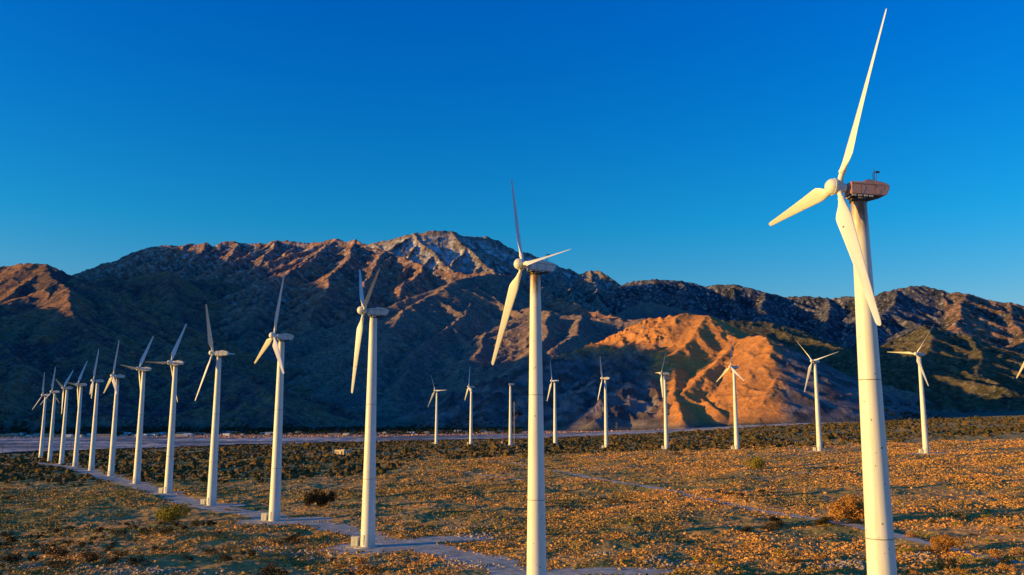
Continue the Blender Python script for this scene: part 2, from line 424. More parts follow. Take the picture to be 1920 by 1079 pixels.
# mountains: upper envelope of sloping flanks around every ridge segment
i_m = int(np.searchsorted(rad_r, 700))
Xm, Ym = X[i_m:], Y[i_m:]
wa = np.clip((R2[i_m:] - 500) / 4000, 0.25, 1.0).astype(np.float32)
Xw = Xm + wa * (75 * fbm(Xm, Ym, 750, 2, 21) + 6 * fbm(Xm, Ym, 110, 2, 25)); Yw = Ym + wa * (75 * fbm(Xm, Ym, 750, 2, 41) + 6 * fbm(Xm, Ym, 110, 2, 45))
ME = np.full(Xm.shape, -1e4, np.float32); OW = np.zeros(Xm.shape, np.int8)
rm = rad_r[i_m:]
for x0, y0, z0, x1, y1, z1, sl, ow, lvl in segs:
    hm = max(z0, z1) - (0 if lvl == 0 else 0)
    reach = min((hm + 40) / sl, 99999 if lvl == 0 else (1500 if lvl == 1 else 420))
    cxm, cym = (x0 + x1) / 2, (y0 + y1) / 2
    rad_c = math.hypot(x1 - x0, y1 - y0) / 2 + reach + 60
    d0 = math.hypot(cxm, cym); a0 = math.atan2(cxm, cym)
    r_lo, r_hi = np.searchsorted(rm, max(1, d0 - rad_c)), np.searchsorted(rm, d0 + rad_c)
    da = math.asin(min(0.999, rad_c / d0)) if rad_c < d0 else math.pi
    a_lo, a_hi = np.searchsorted(az, a0 - da), np.searchsorted(az, a0 + da)
    if r_hi <= r_lo or a_hi <= a_lo: continue
    S = np.s_[r_lo:r_hi, a_lo:a_hi]
    xx = Xw[S]; yy = Yw[S]
    ex, ey = x1 - x0, y1 - y0; l2 = ex * ex + ey * ey + 1e-6
    t = np.clip(((xx - x0) * ex + (yy - y0) * ey) / l2, 0, 1)
    d = np.sqrt((xx - x0 - t * ex) ** 2 + (yy - y0 - t * ey) ** 2 + 16)
    h = z0 + t * (z1 - z0) - sl * d
    if lvl == 0: h += sl * 4
    m = h > ME[S]
    ME[S] = np.where(m, h, ME[S]); OW[S] = np.where(m, ow, OW[S])
bz = BZ[i_m:]
rel = np.clip(ME - bz, 0, None)
# rock roughness on the flanks
k = np.clip(rel / 60, 0, 1)
dist = R2[i_m:].astype(np.float32)
amp = np.select([OW == PEAK, OW == RANGE, OW == EAST, OW == GOLD, OW == WESTO, OW == LEFT], [16, 14, 8, 4, 12, 7], 7).astype(np.float32)
amp_gold = OW == GOLD
amp = np.where((OW == EAST) & (dist < 5600), 8, amp)
wl0 = np.clip(amp * 9, 110, 420)
n1 = np.zeros_like(ME)
for wlen, ams in ((75, (4,)), (110, (7, 8, 12)), (180, (14, 16))):
    rn = ridged(Xw, Yw, wlen, 5, int(wlen), 0.55)
    for a_ in ams: n1 = np.where(amp == a_, rn, n1)
craggy = np.clip((0.195 * Ym - Xm) / 80, 0, 1)
ME = ME + k * np.where(amp_gold, 3.6 + 6 * craggy, amp) * (n1 - 0.9)
# soft blend into the fans
dz = ME - bz
kk = 14.0
top = np.maximum(ME, bz) + 0.0
hmm = np.clip(0.5 + 0.5 * dz / kk, 0, 1)
ZM = bz * (1 - hmm) + ME * hmm + kk * 0.5 * hmm * (1 - hmm)
MASKM = (dz > -2)

# near ground relief
Z = BZ.copy(); Z[i_m:] = ZM
near = R2 < 2300
Xn, Yn = X, Y
ground_relief = (1.3 * fbm(X, Y, 55, 2, 3) + 0.85 * fbm(X, Y, 15, 2, 5) + 0.34 * fbm(X, Y, 4.2, 3, 7, 0.6)).astype(np.float32)
mount_m = np.zeros(X.shape, np.float32); mount_m[i_m:] = np.clip(rel / 12, 0, 1)

# roads, pads and wash : distance masks
def poly_dist(x, y, P):
    best = np.full(np.shape(x), 1e9, np.float32)
    for (ax, ay), (bx, by) in zip(P[:-1], P[1:]):
        ex, ey = bx - ax, by - ay; l2 = ex * ex + ey * ey + 1e-9
        t = np.clip(((x - ax) * ex + (y - ay) * ey) / l2, 0, 1)
        best = np.minimum(best, np.hypot(x - ax - t * ex, y - ay - t * ey))
    return best
def gp(L): return [ground_at(u, v)[:2] for u, v in L]
road1 = gp([(60,868),(110,874),(160,884),(205,896),(250,908),(300,922),(345,938),(400,952),(470,962),(540,975),(600,983),(650,996),(720,1015),(800,1027),(860,1040),(920,1055),(985,1079)])
road1 += [(6, 128), (20, 112), (34, 96), (60, 60)]
spur1 = gp([(0,893),(60,889),(120,888),(180,890),(250,906)])
spur2 = gp([(700,1022),(820,1012),(885,1010)])
spur3 = gp([(985,1079),(1060,1073),(1150,1070),(1215,1072)])
trail = gp([(960,868),(1050,885),(1130,900),(1190,909),(1250,918),(1330,938),(1420,957),(1530,973),(1600,985),(1690,1006),(1780,1028),(1850,1044),(1930,1056),(2050,1075)])
trail2 = gp([(820,880),(1000,902),(1100,905),(1200,896),(1330,894),(1440,889),(1600,884)])
nm = (R2 < 1100) & (np.abs(A2) < rad(40))
xi, yi = X[nm], Y[nm]
jit = 2.6 * fbm(xi, yi, 11, 4, 61)
d1 = np.minimum.reduce([poly_dist(xi, yi, road1) - 4.6, poly_dist(xi, yi, spur1) - 2.2, poly_dist(xi, yi, spur2) - 5.5, poly_dist(xi, yi, spur3) - 4.0])
for k_, (x, y, z, _, _) in TURB.items():
    if k_[0] == 'T': d1 = np.minimum(d1, np.hypot((xi - x - (3 if k_ in ('T2', 'T3', 'T4') else 0)) / 1.5, yi - y) - (8.5 if k_ in ('T1', 'T2', 'T3', 'T4') else 6.5))
    elif k_ in ('B8', 'B9', 'B10', 'B7', 'B3'): d1 = np.minimum(d1, np.hypot((xi - x) / 1.7, yi - y) - 5.5)
    else: d1 = np.minimum(d1, np.hypot(xi - x, yi - y) - 5.0)
d2 = np.minimum(poly_dist(xi, yi, trail) - 1.6, poly_dist(xi, yi, trail2) - 0.9)
rut = np.zeros(X.shape, np.float32)
dc_ = poly_dist(xi, yi, road1) + 0.35 * fbm(xi, yi, 14, 2, 66)
rut[nm] = np.exp(-((dc_ - 1.0) / 0.45) ** 2) * (0.5 + 0.5 * fbm(xi, yi, 20, 2, 67))
DR = np.full(X.shape, 99, np.float32); DR[nm] = d1 + jit
DT = np.full(X.shape, 99, np.float32); DT[nm] = d2 + 0.5 * jit
droad = np.minimum(DR, DT)
flat = np.clip(droad / 3.0, 0.0, 1.0)
flat_small = 0.12 + 0.88 * flat
# railway/wash line (near bank)
bank = gp([(-400,868),(-200,860),(0,852),(150,846),(300,841),(450,836),(600,832),(750,828),(900,825),(1040,822)]) + [(170, 1090), (330, 1180), (480, 1270), (700, 1330)]
bx = np.array([p[0] for p in bank]); by = np.array([p[1] for p in bank])
yb = np.interp(X, bx, by)            # the near bank as y(x)
far = gp([(-300,824),(0,822),(200,819),(450,822),(600,820.5),(800,817.5),(1000,813.5),(1200,808)]) + [(700, 2150), (900, 2200)]
fx = np.array([p[0] for p in far]); fy = np.array([p[1] for p in far])
yf_ = np.interp(X, fx, fy)
wj = 25 * fbm(X, Y, 160, 3, 77)
wash = (Y > yb + 12 + wj * 0.5) & (Y < yf_ + wj) & (X < 620) & (X > -2600) & (mount_m < 0.2)
relief = ground_relief * flat_small * (1 - mount_m)
relief = np.where(R2 > 900, relief * np.clip(1.6 - R2 / 1500, 0.35, 1), relief)
relief = np.where(wash, relief * 0.55 + 1.2 * fbm(X, Y / 1.0, 30, 2, 88), relief)
relief = np.where(R2 < 100, relief * 0.3, relief)
bankm = (Y >= yf_ + wj) & (R2 < 2100) & (X < 900)
relief = relief + np.where(bankm, 1.6 * np.clip(1 - mount_m * 2, 0, 1) * fbm(X, Y, 26, 3, 91), 0)
Z = Z + relief
gz_tab = Z
def gz(x, y):
    x = np.asarray(x, float); y = np.asarray(y, float)
    return interp_polar(az, rad_r, gz_tab, np.arctan2(x, y), np.hypot(x, y))

# ------------------------------------------------------------------ terrain colours (albedo of the soil, rock, brush and snow, with some painted shade)
def lerp(a, b, t): return a + (b - a) * t[..., None]
colr = np.zeros(X.shape + (3,), np.float32)
P1 = fbm(Xm, Ym, 300, 5, 101); P2 = fbm(Xm, Ym, 60, 4, 111)
elev = ZM
# steepness and gully measure
gy = np.gradient(ZM, axis=0) / np.gradient(dist, axis=0)
gx = np.gradient(ZM, axis=1) / (np.gradient(A2[i_m:], axis=1) * dist)
steep = np.hypot(gx, gy)
def blur(a, k, ax):
    c = np.cumsum(np.concatenate([np.repeat(np.take(a, [0], ax), k + 1, ax), a, np.repeat(np.take(a, [-1], ax), k, ax)], ax), ax, dtype=np.float64)
    n = a.shape[ax]
    return ((np.take(c, np.arange(2 * k + 1, 2 * k + 1 + n), ax) - np.take(c, np.arange(0, n), ax)) / (2 * k + 1)).astype(np.float32)
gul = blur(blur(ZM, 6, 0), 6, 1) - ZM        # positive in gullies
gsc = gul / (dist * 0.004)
def cst(c): return np.broadcast_to(np.array(c, np.float32), ZM.shape + (3,))
col_rock = {PEAK:(.26,.19,.16), RANGE:(.33,.17,.12), LEFT:(.28,.15,.09), MID:(.27,.18,.14), GOLD:(.64,.255,.075), EAST:(.085,.085,.105), WESTO:(.2,.13,.08)}  # EAST tones darkened to blue so that range reads as shaded
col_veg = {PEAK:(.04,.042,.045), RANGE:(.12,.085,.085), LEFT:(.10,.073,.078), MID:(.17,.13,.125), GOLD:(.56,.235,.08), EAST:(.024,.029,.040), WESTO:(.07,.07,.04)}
rock = np.zeros(ZM.shape + (3,), np.float32); veg = np.zeros_like(rock)
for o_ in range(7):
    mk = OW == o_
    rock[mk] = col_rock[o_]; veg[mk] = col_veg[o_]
redend = (OW == EAST) & (dist > 5800) & (Xm > 0.505 * Ym)  # sunlit right end keeps warm rock, without the painted shade
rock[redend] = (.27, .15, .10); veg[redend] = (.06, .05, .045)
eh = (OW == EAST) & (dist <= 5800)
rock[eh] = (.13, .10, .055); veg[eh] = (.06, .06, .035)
veg_shade = np.clip(0.45 + 1.3 * P1 + 1.2 * P2 + 0.6 * gsc, 0, 1)  # random brush, plus gullies darkened and spurs paled as painted relief shade
mc = lerp(rock, veg, veg_shade)
# pale granite outcrops
gr = np.clip((fbm(Xm, Ym, 38, 3, 131) - 0.22) * 6, 0, 1) * np.isin(OW, [PEAK, RANGE, EAST]) * np.clip((dist - 5000) / 1500, 0, 1)
mc = lerp(mc, cst((.42, .36, .32)), gr * 0.7)
gr2 = np.clip((fbm(Xm, Ym, 16, 3, 141) - 0.25) * 6, 0, 1) * (OW == GOLD) * np.clip(-gx * 0 + (steep - 0.45) * 3, 0, 1)
mc = lerp(mc, cst((.45, .38, .33)), gr2 * 0.35)
# grey rock gullies at the hill's lower left; the grey also paints shade
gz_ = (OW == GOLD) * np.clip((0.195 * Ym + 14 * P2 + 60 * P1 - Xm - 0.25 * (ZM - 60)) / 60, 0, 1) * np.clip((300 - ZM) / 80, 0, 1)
rock_shade = lerp(cst((.25, .20, .20)), cst((.10, .08, .085)), np.clip(0.5 + 1.6 * P2 - 0.5 * gsc, 0, 1))
gz2 = (OW == GOLD) * np.clip((Xm - 0.300 * Ym + 20 * P2) / 40, 0, 1)  # right slope greyed in colour as the hill's shaded side
mc = lerp(mc, rock_shade, np.clip(gz_ + gz2, 0, 1))
# snow lies in the high couloirs
sn = np.clip((elev - 1550 + 400 * P1) / 450, 0, 1) * np.clip(0.30 + 1.3 * gsc + 1.0 * P2, 0, 1) * (OW == PEAK)
sn2 = np.clip((elev - 1250) / 400, 0, 1) * np.clip((fbm(Xm, Ym, 45, 3, 151) - 0.20) * 5, 0, 1) * ((OW == EAST) | (OW == RANGE)) * np.clip((dist - 6000) / 800, 0, 1)
mc = lerp(mc, cst((.62, .61, .63)), np.clip(sn * 0.95, 0, 1))
mc = lerp(mc, cst((.62, .63, .66)), np.clip(sn2 * 0.6, 0, 1))
# fans: pale gravel with scrub
fan = lerp(cst((.20, .16, .12)), cst((.075, .075, .065)), np.clip(0.5 + 1.4 * P1 + 1.0 * P2, 0, 1))
tb = np.clip(rel / 25, 0, 1)
mc = lerp(fan, mc, tb)
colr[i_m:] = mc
# desert floor
a1 = fbm(X, Y, 30, 3, 201); a2_ = fbm(X, Y, 7, 3, 211); a3 = fbm(X, Y, 120, 2, 221)
leftness = np.clip(0.5 - X / 260 + (Y - 250) / 900 * 0, 0, 1)
gc = lerp(np.broadcast_to(np.array((.52,.29,.10), np.float32), X.shape + (3,)), np.broadcast_to(np.array((.25,.21,.06), np.float32), X.shape + (3,)),
          np.clip(0.28 + 0.22 * leftness + 1.1 * a1 + 1.2 * a2_ + 0.8 * a3, 0, 1))
far_scrub = np.clip((R2 - 330) / 260, 0, 1)
gc = lerp(gc, np.broadcast_to(np.array((.30,.25,.11), np.float32), gc.shape), far_scrub * 0.6)
colr = lerp(gc, colr, np.clip(mount_m * 2, 0, 1) if True else 0)
fanz = (R2 > 2050) & (mount_m < 0.5)
ff = np.zeros(X.shape + (3,), np.float32); ff[i_m:] = fan
colr = np.where(fanz[..., None], ff, colr)
# far bank strip of bare sand, colour lightened to look sunlit
strip = (Y >= yf_ + wj) & (R2 < 2050) & (mount_m < 0.3) & (X < 900)
colr[strip] = (.50, .27, .17)
# wash: pale gravel bars and darker channels
ws = np.clip(0.45 + 2.6 * fbm(X / 5.0, Y, 60, 4, 231), 0, 1)
wc = lerp(np.broadcast_to(np.array((.20,.20,.20), np.float32), X.shape + (3,)), np.broadcast_to(np.array((.60,.52,.46), np.float32), X.shape + (3,)), ws)
colr = np.where(wash[..., None], wc, colr)
rc = lerp(np.broadcast_to(np.array((.42,.39,.32), np.float32), X.shape + (3,)), np.broadcast_to(np.array((.54,.47,.38), np.float32), X.shape + (3,)), np.clip(0.5 + a2_, 0, 1))
rc = rc * (1 - 0.35 * np.clip(rut, 0, 1))[..., None] * (1 + 0.45 * fbm(X, Y, 3.0, 3, 68))[..., None]
isroad = DR < 0; istrail = (DT < 0) & ~isroad
colr = np.where((isroad | istrail)[..., None], rc, colr)

# ------------------------------------------------------------------ materials for terrain
def terrain_mat(name, sc1, lo, hi, bump=0.0, bsc=1.0, spk=None):
    m, nt, b = new_mat(name, 0.95, 0.05)
    at = N(nt, 'ShaderNodeVertexColor', layer_name='Col')
    tc = N(nt, 'ShaderNodeTexCoord')
    n1 = noise(nt, sc1, 6, 0.7, tc.outputs['Object'])
    v = ramp(nt, n1, [(0.30, g3(lo)), (0.70, g3(hi))])
    c = mix(nt, 1.0, at.outputs['Color'], v, 'MULTIPLY')
    if spk:
        sc, thr, colr_, amt = spk
        n2 = noise(nt, sc, 3, 0.6, tc.outputs['Object'])
        f = ramp(nt, n2, [(thr, g3(0)), (thr + 0.05, g3(amt))])
        c = mix(nt, f, c, colr_)
    nt.links.new(c, b.inputs['Base Color'])
    if bump:
        bn = N(nt, 'ShaderNodeBump'); bn.inputs['Strength'].default_value = 1.0; bn.inputs['Distance'].default_value = bump
        nt.links.new(noise(nt, bsc, 6, 0.65, tc.outputs['Object']), bn.inputs['Height'])
        nt.links.new(bn.outputs[0], b.inputs['Normal'])
    return m
m_ground = terrain_mat('desert_soil', 0.5, 0.55, 1.45, 0.35, 0.9, (2.2, 0.64, (.55, .48, .42), 0.8))
m_road = terrain_mat('packed_gravel', 0.6, 0.85, 1.12, 0.04, 2.0)
m_wash = terrain_mat('river_gravel', 0.05, 0.7, 1.3, 0.5, 0.15)
m_gold = terrain_mat('golden_hill', 0.06, 0.7, 1.25, 2.5, 0.08, (0.16, 0.59, (.12, .08, .04), 0.6))
m_mtn = terrain_mat('mountain_rock', 0.03, 0.35, 1.7, 8.0, 0.045, (0.07, 0.59, (.30, .26, .24), 0.5))
m_hill = terrain_mat('brushy_hill', 0.05, 0.40, 1.6, 4.0, 0.09, (0.10, 0.585, (.30, .26, .24), 0.6))

# split the grid's faces among the named surfaces
idx = np.arange(NA * NR).reshape(NR, NA)
Fq = np.stack([idx[:-1, :-1], idx[:-1, 1:], idx[1:, 1:], idx[1:, :-1]], -1)
zone = np.zeros((NR, NA), np.int8)
zone[isroad] = 1; zone[istrail] = 2; zone[wash] = 3
zm = zone[i_m:]
zz = np.select([OW == PEAK, OW == GOLD, OW == RANGE, OW == EAST, OW == MID, OW == LEFT, OW == WESTO], [4, 5, 6, 7, 8, 9, 10], 6).astype(np.int8)
zm[:] = np.where(rel > 3, zz, zm)
zf = zone[:-1, :-1]
VV = np.stack([X, Y, Z], -1).reshape(-1, 3)
CC = np.concatenate([np.clip(colr, 0, 1), np.ones(X.shape + (1,), np.float32)], -1).reshape(-1, 4)
def surface(name, zid, mat, label, cat):
    fq = Fq[zf == zid].reshape(-1, 4)[:, ::-1]
    if not len(fq): return None
    used = np.unique(fq); remap = np.zeros(NA * NR, np.int32); remap[used] = np.arange(len(used))
    me = np_mesh(name, VV[used], remap[fq], mat)
    ca_ = me.color_attributes.new('Col', 'FLOAT_COLOR', 'POINT')
    ca_.data.foreach_set('color', np.ascontiguousarray(CC[used], np.float32).ravel())
    o = link(name, me); tag(o, label, cat, kind='structure'); return o
surface('ground', 0, m_ground, 'dry desert floor of orange grass, low scrub and pale stones', 'ground')
surface('road', 1, m_road, 'pale gravel service road running past the left row of turbines', 'road')
surface('path', 2, m_road, 'narrow dirt track crossing the scrub at centre right', 'track')
surface('riverbed', 3, m_wash, 'pale dry wash running along the foot of the mountains', 'riverbed')
surface('snowy_mountain', 4, m_mtn, 'highest mountain with snow in its couloirs behind the centre', 'mountain')
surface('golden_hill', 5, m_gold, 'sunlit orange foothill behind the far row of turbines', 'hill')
surface('rocky_mountain', 6, m_mtn, 'rugged red-brown mountain range left of the snowy peak', 'mountain')
surface('shade_blue_mountain', 7, m_mtn, 'range at the right with dark blue shade put into its colour', 'mountain')
surface('brushy_hill', 8, m_hill, 'shaded brown hills between the golden hill and the rugged range', 'hill')
surface('grassy_hill', 9, m_hill, 'dark green hills with sunlit crests at the left edge', 'hill')
surface('shadow_casting_hill', 10, m_hill, 'unseen mountain spur beyond the left edge, shaped to shade the valley', 'hill')

exec_later = []
# ------------------------------------------------------------------ turbine materials
def steel_mat(name, base, stain=0.0):
    m, nt, b = new_mat(name, 0.42, 0.35)
    tc = N(nt, 'ShaderNodeTexCoord')
    oi = N(nt, 'ShaderNodeObjectInfo')
    add = N(nt, 'ShaderNodeVectorMath', operation='ADD')
    nt.links.new(tc.outputs['Object'], add.inputs[0]); 
    sc_ = N(nt, 'ShaderNodeVectorMath', operation='SCALE'); sc_.inputs[3].default_value = 40
    cmb = N(nt, 'ShaderNodeCombineXYZ')
    for i_ in range(3): nt.links.new(oi.outputs['Random'], cmb.inputs[i_])
    nt.links.new(cmb.outputs[0], sc_.inputs[0]); nt.links.new(sc_.outputs[0], add.inputs[1])
    v = add.outputs[0]
    mp = N(nt, 'ShaderNodeMapping'); mp.inputs['Scale'].default_value = (1.6, 1.6, 0.12)
    nt.links.new(v, mp.inputs[0])
    streak = ramp(nt, noise(nt, 1.0, 5, 0.6, mp.outputs[0]), [(0.35, g3(1.0)), (0.75, g3(0.80))])
    c = mix(nt, 1.0, base, streak, 'MULTIPLY')
    chips = ramp(nt, noise(nt, 2.3, 2, 0.5, v), [(0.715, g3(0)), (0.73, g3(0.8))])
    c = mix(nt, chips, c, (.16, .09, .05))
    if stain:
        sx = N(nt, 'ShaderNodeSeparateXYZ'); nt.links.new(tc.outputs['Object'], sx.inputs[0])
        mr = N(nt, 'ShaderNodeMapRange'); mr.inputs[1].default_value = 41.0; mr.inputs[2].default_value = 48.5
        nt.links.new(sx.outputs[2], mr.inputs[0])
        mp2 = N(nt, 'ShaderNodeMapping'); mp2.inputs['Scale'].default_value = (1.3, 1.3, 0.22)
        nt.links.new(tc.outputs['Object'], mp2.inputs[0])
        nn = noise(nt, 1.0, 5, 0.6, mp2.outputs[0])
        mul = N(nt, 'ShaderNodeMath', operation='MULTIPLY'); nt.links.new(mr.outputs[0], mul.inputs[0]); nt.links.new(nn, mul.inputs[1])
        st = ramp(nt, mul.outputs[0], [(0.22, g3(0)), (0.48, g3(stain))])
        c = mix(nt, st, c, (.22, .09, .03))
        mr3 = N(nt, 'ShaderNodeMapRange'); mr3.inputs[1].default_value = 3.2; mr3.inputs[2].default_value = 0.0
        nt.links.new(sx.outputs[2], mr3.inputs[0])
        m3 = N(nt, 'ShaderNodeMath', operation='MULTIPLY'); nt.links.new(mr3.outputs[0], m3.inputs[0]); nt.links.new(noise(nt, 1.7, 4, 0.6, tc.outputs['Object']), m3.inputs[1])
        c = mix(nt, m3.outputs[0], c, (.42, .33, .24))
    nt.links.new(c, b.inputs['Base Color'])
    rg = ramp(nt, noise(nt, 3.0, 3, 0.5, v), [(0.3, g3(0.36)), (0.7, g3(0.55))]); nt.links.new(rg, b.inputs['Roughness'])
    return m
m_white = steel_mat('white_steel', (.81, .785, .72), 0.25)
m_stained = steel_mat('stained_white_steel', (.81, .785, .72), 0.95)
m_blade = steel_mat('white_fibreglass', (.81, .785, .72))
m_nac = steel_mat('grey_white_fibreglass', (.66, .64, .62))
m_nac_rust = steel_mat('rusty_pink_fibreglass', (.60, .33, .25))
def plain(name, col, rough=0.7, var=0.25, sc=1.5, spec=0.2):
    m, nt, b = new_mat(name, rough, spec); tc = N(nt, 'ShaderNodeTexCoord')
    v = ramp(nt, noise(nt, sc, 4, 0.6, tc.outputs['Object']), [(0.3, g3(1 - var)), (0.7, g3(1 + var * 0.5))])
    nt.links.new(mix(nt, 1.0, col, v, 'MULTIPLY'), b.inputs['Base Color']); return m
m_dark = plain('dark_machinery', (.04, .037, .035), 0.6)
m_conc = plain('concrete', (.42, .38, .33), 0.9, 0.2, 0.8)
m_box = plain('cream_painted_metal', (.74, .68, .50), 0.5, 0.12)
m_seam = plain('tower_joint', (.30, .27, .24), 0.6)
m_rust = plain('rusty_metal', (.28, .12, .06), 0.8, 0.4)

# ------------------------------------------------------------------ turbine meshes (hub axis 50 m above the base)
tw = MB()
prof = [(1.60, 0.0), (1.56, 0.1), (1.55, 1.0)]
for z in np.arange(4, 49, 2.0):
    prof.append((1.55 + (0.80 - 1.55) * (z / 49.0) ** 1.0, float(z)))
prof.append((0.80, 49.0))
me_tower = tw.lathe(prof, 48).mesh('tower', m_white, 40)
me_tower_st = me_tower.copy(); me_tower_st.name = 'stained_tower'; me_tower_st.materials.clear(); me_tower_st.materials.append(m_stained)
def tr(z): return 1.55 - 0.75 * z / 49.0
me_seam = {z: MB().lathe([(tr(z) + .004, -0.05), (tr(z) + .022, -0.04), (tr(z) + .022, 0.04), (tr(z) + .004, 0.05)], 48, Matrix.Translation((0, 0, z)), cap=False).mesh('section_joint', m_seam, 40) for z in (14.0, 29.8)}
me_fl = MB().lathe([(1.95, 0.0), (1.95, 0.10), (1.90, 0.13), (1.60, 0.13)], 40).mesh('base_flange', m_white, 40)
me_base = MB().lathe([(2.9, -1.2), (2.9, 0.0), (2.85, 0.05)], 36).mesh('concrete_base', m_conc, 40)
dr = MB(); dr.box((0, 0, 1.45), (0.82, 0.10, 2.1)); dr.box((0.33, -0.07, 1.4), (0.06, 0.05, 0.22))
me_door = dr.mesh('door', m_nac, 0, 0.02)
st_ = MB(); st_.box((0, -0.45, 0.20), (1.0, 0.9, 0.12)); st_.box((0, -1.0, 0.0), (1.0, 0.5, 0.12))
me_step = st_.mesh('step', m_dark)

# nacelle: side profile (y forward, z up), rounded by bevel, local origin at tower axis, hub axis height
up = [(1.15, -0.70), (1.15, 0.62), (0.95, 0.72), (-0.30, 0.74), (-0.75, 1.06), (-0.95, 1.08), (-2.85, 0.80), (-3.25, 0.55), (-3.30, 0.30), (-2.95, -0.50), (-2.55, -0.70)]
nb = MB()
nz = len(up)
vs = []
for xx, sx in ((-0.80, 1), (0.80, 1)):
    for y, z in up:
        w = xx * (0.93 if z > 0.6 else 1.0) * (0.82 if y < -2.8 else 1.0) * (0.80 if z > 0.9 else 1)
        vs.append((w, y, z))
fs = [list(range(nz))[::-1], [nz + i for i in range(nz)]] + [[i, (i + 1) % nz, nz + (i + 1) % nz, nz + i] for i in range(nz)]
nb.add(vs, fs)
me_nac = nb.mesh('nacelle', m_nac, 35, 0.09)
me_nac_r = me_nac.copy(); me_nac_r.name = 'weathered_nacelle'; me_nac_r.materials.clear(); me_nac_r.materials.append(m_nac_rust)
bd = MB()
bd.prism([(1.10, -0.703), (-2.50, -0.703), (-1.0, -1.18), (0.55, -1.18)], -0.66, 0.66)
for yy in (0.75, 0.15, -0.45, -1.0): bd.box((0, yy, -0.86), (1.36, 0.42, 0.16))
bd.lathe([(0.92, -1.40), (0.92, -1.17)], 32)
me_bed = bd.mesh('bedplate', m_dark, 35)
sk = MB()
for yy in (0.78, 0.12, -0.52, -1.10): sk.box((0, yy, -0.80), (1.46, 0.46, 0.15))
ps = MB()
for sx_ in (-1, 1):
    ps.box((sx_ * .80, -0.85, 0.44), (.012, 3.7, .035)); ps.box((sx_ * .80, 0.0, -0.12), (.012, .03, 1.1)); ps.box((sx_ * .80, -1.5, -0.12), (.012, .03, 1.1))
    for yy in np.arange(-2.6, 1.1, .45): ps.box((sx_ * .80, yy, -0.62), (.03, .05, .05))
me_pseam = ps.mesh('panel_seam', m_dark)
ht = MB(); ht.box((0, 0.2, 0.75), (0.8, 0.9, 0.05)); me_hatch = ht.mesh('hatch', m_nac, 0, 0.01)
me_skirt = sk.mesh('vent_panel', m_nac, 0, 0.02)
vn = MB()
for x, y, h in ((-.25, -1.6, 1.0), (0.0, -1.85, 1.5), (.2, -2.05, 1.1), (.3, -2.3, 1.35)): vn.tube((x, y, 0.9), (x, y, 0.98 + h), 0.028, n=5)
vn.box((.3, -2.45, 2.2), (0.03, 0.42, 0.22)); vn.lathe([(0.02, 0), (0.10, 0.04), (0.10, 0.12), (0.02, 0.16)], 8, Matrix.Translation((.2, -2.05, 2.05)))
me_vane = vn.mesh('wind_vane', m_dark)
sm = MB(); sm.box((0, 0, 0.35), (1.56, 3.7, 0.03)); me_lid = None

# hub: dome and waist, axis along +Y, rotor plane at y=0 (local), dome forward
My = Matrix.Rotation(rad(-90), 4, 'X')    # z -> y
hp = [(0.50, -0.75), (0.52, -0.45), (0.60, -0.35), (0.63, 0.0), (0.78, 0.35), (0.87, 0.55), (0.87, 0.62)]
for a in np.radians(np.arange(8, 90, 9.0)): hp.append((0.87 * math.cos(a), 0.62 + 0.80 * math.sin(a)))
hp.append((0.03, 1.42))
hb = MB().lathe(hp, 32, My)
for kx in range(3):
    a = kx * 2 * math.pi / 3
    Mx = Matrix.Rotation(a, 4, 'Y')
    hb.lathe([(0.40, 0.25), (0.40, 0.72), (0.36, 0.80)], 20, Mx)
me_hub = hb.mesh('hub', m_blade, 40)
me_ring = MB().lathe([(0.872, 0.52), (0.905, 0.53), (0.905, 0.60), (0.872, 0.61)], 32, My, cap=False).mesh('nose_ring', m_box, 40)

# blade along +Z, chord along X, thickness Y
secs = []
n_s = 20
def airfoil(ch, th, tw_, z, circ=0.0):
    out = []
    for i in range(n_s):
        a = 2 * math.pi * i / n_s
        cx, cy = math.cos(a), math.sin(a)
        x = cx * 0.5 + 0.18; y = cy * 0.5 * (1 - 0.55 * max(0, -cx) if True else 1)
        # circle to foil blend
        xf = (cx * 0.5 - 0.20); yf2 = 0.5 * cy * (0.35 + 0.65 * ((cx + 1) / 2) ** 0.6)
        px = circ * (cx * 0.5) + (1 - circ) * xf
        py = circ * (cy * 0.5) + (1 - circ) * yf2
        px *= ch; py *= th
        ct, s_ = math.cos(tw_), math.sin(tw_)
        out.append((px * ct - py * s_, px * s_ + py * ct, z))
    return out
bl = [(0.70,.56,.56,0,1),(1.55,.56,.56,0,1),(1.60,.74,.74,0,1),(1.80,.76,.76,0,1),(2.0,.74,.66,rad(14),.8),(2.6,.98,.52,rad(14),.4),(3.3,1.35,.42,rad(13),.1),(4.0,1.62,.36,rad(12),0),(4.6,1.62,.32,rad(10.5),0),(6.5,1.42,.25,rad(7.5),0),(9,1.20,.19,rad(5),0),(12,.95,.14,rad(2.5),0),(15,.72,.10,rad(1),0),(17,.58,.075,0,0),(17.8,.52,.06,0,0),(18.1,.42,.05,0,0),(18.24,.28,.04,0,0),(18.3,.10,.02,0,0)]
bm_ = MB(); vv = []; ff_ = []
for z, ch, th, tws, ci in bl: vv += airfoil(ch, th, tws, z, ci)
for j in range(len(bl) - 1):
    for i in range(n_s):
        k2 = (i + 1) % n_s
        ff_.append([j * n_s + i, j * n_s + k2, (j + 1) * n_s + k2, (j + 1) * n_s + i])
ff_.append(list(range(n_s))[::-1]); ff_.append([(len(bl) - 1) * n_s + i for i in range(n_s)])
bm_.add(vv, ff_)
me_blade = bm_.mesh('blade', m_blade, 50)

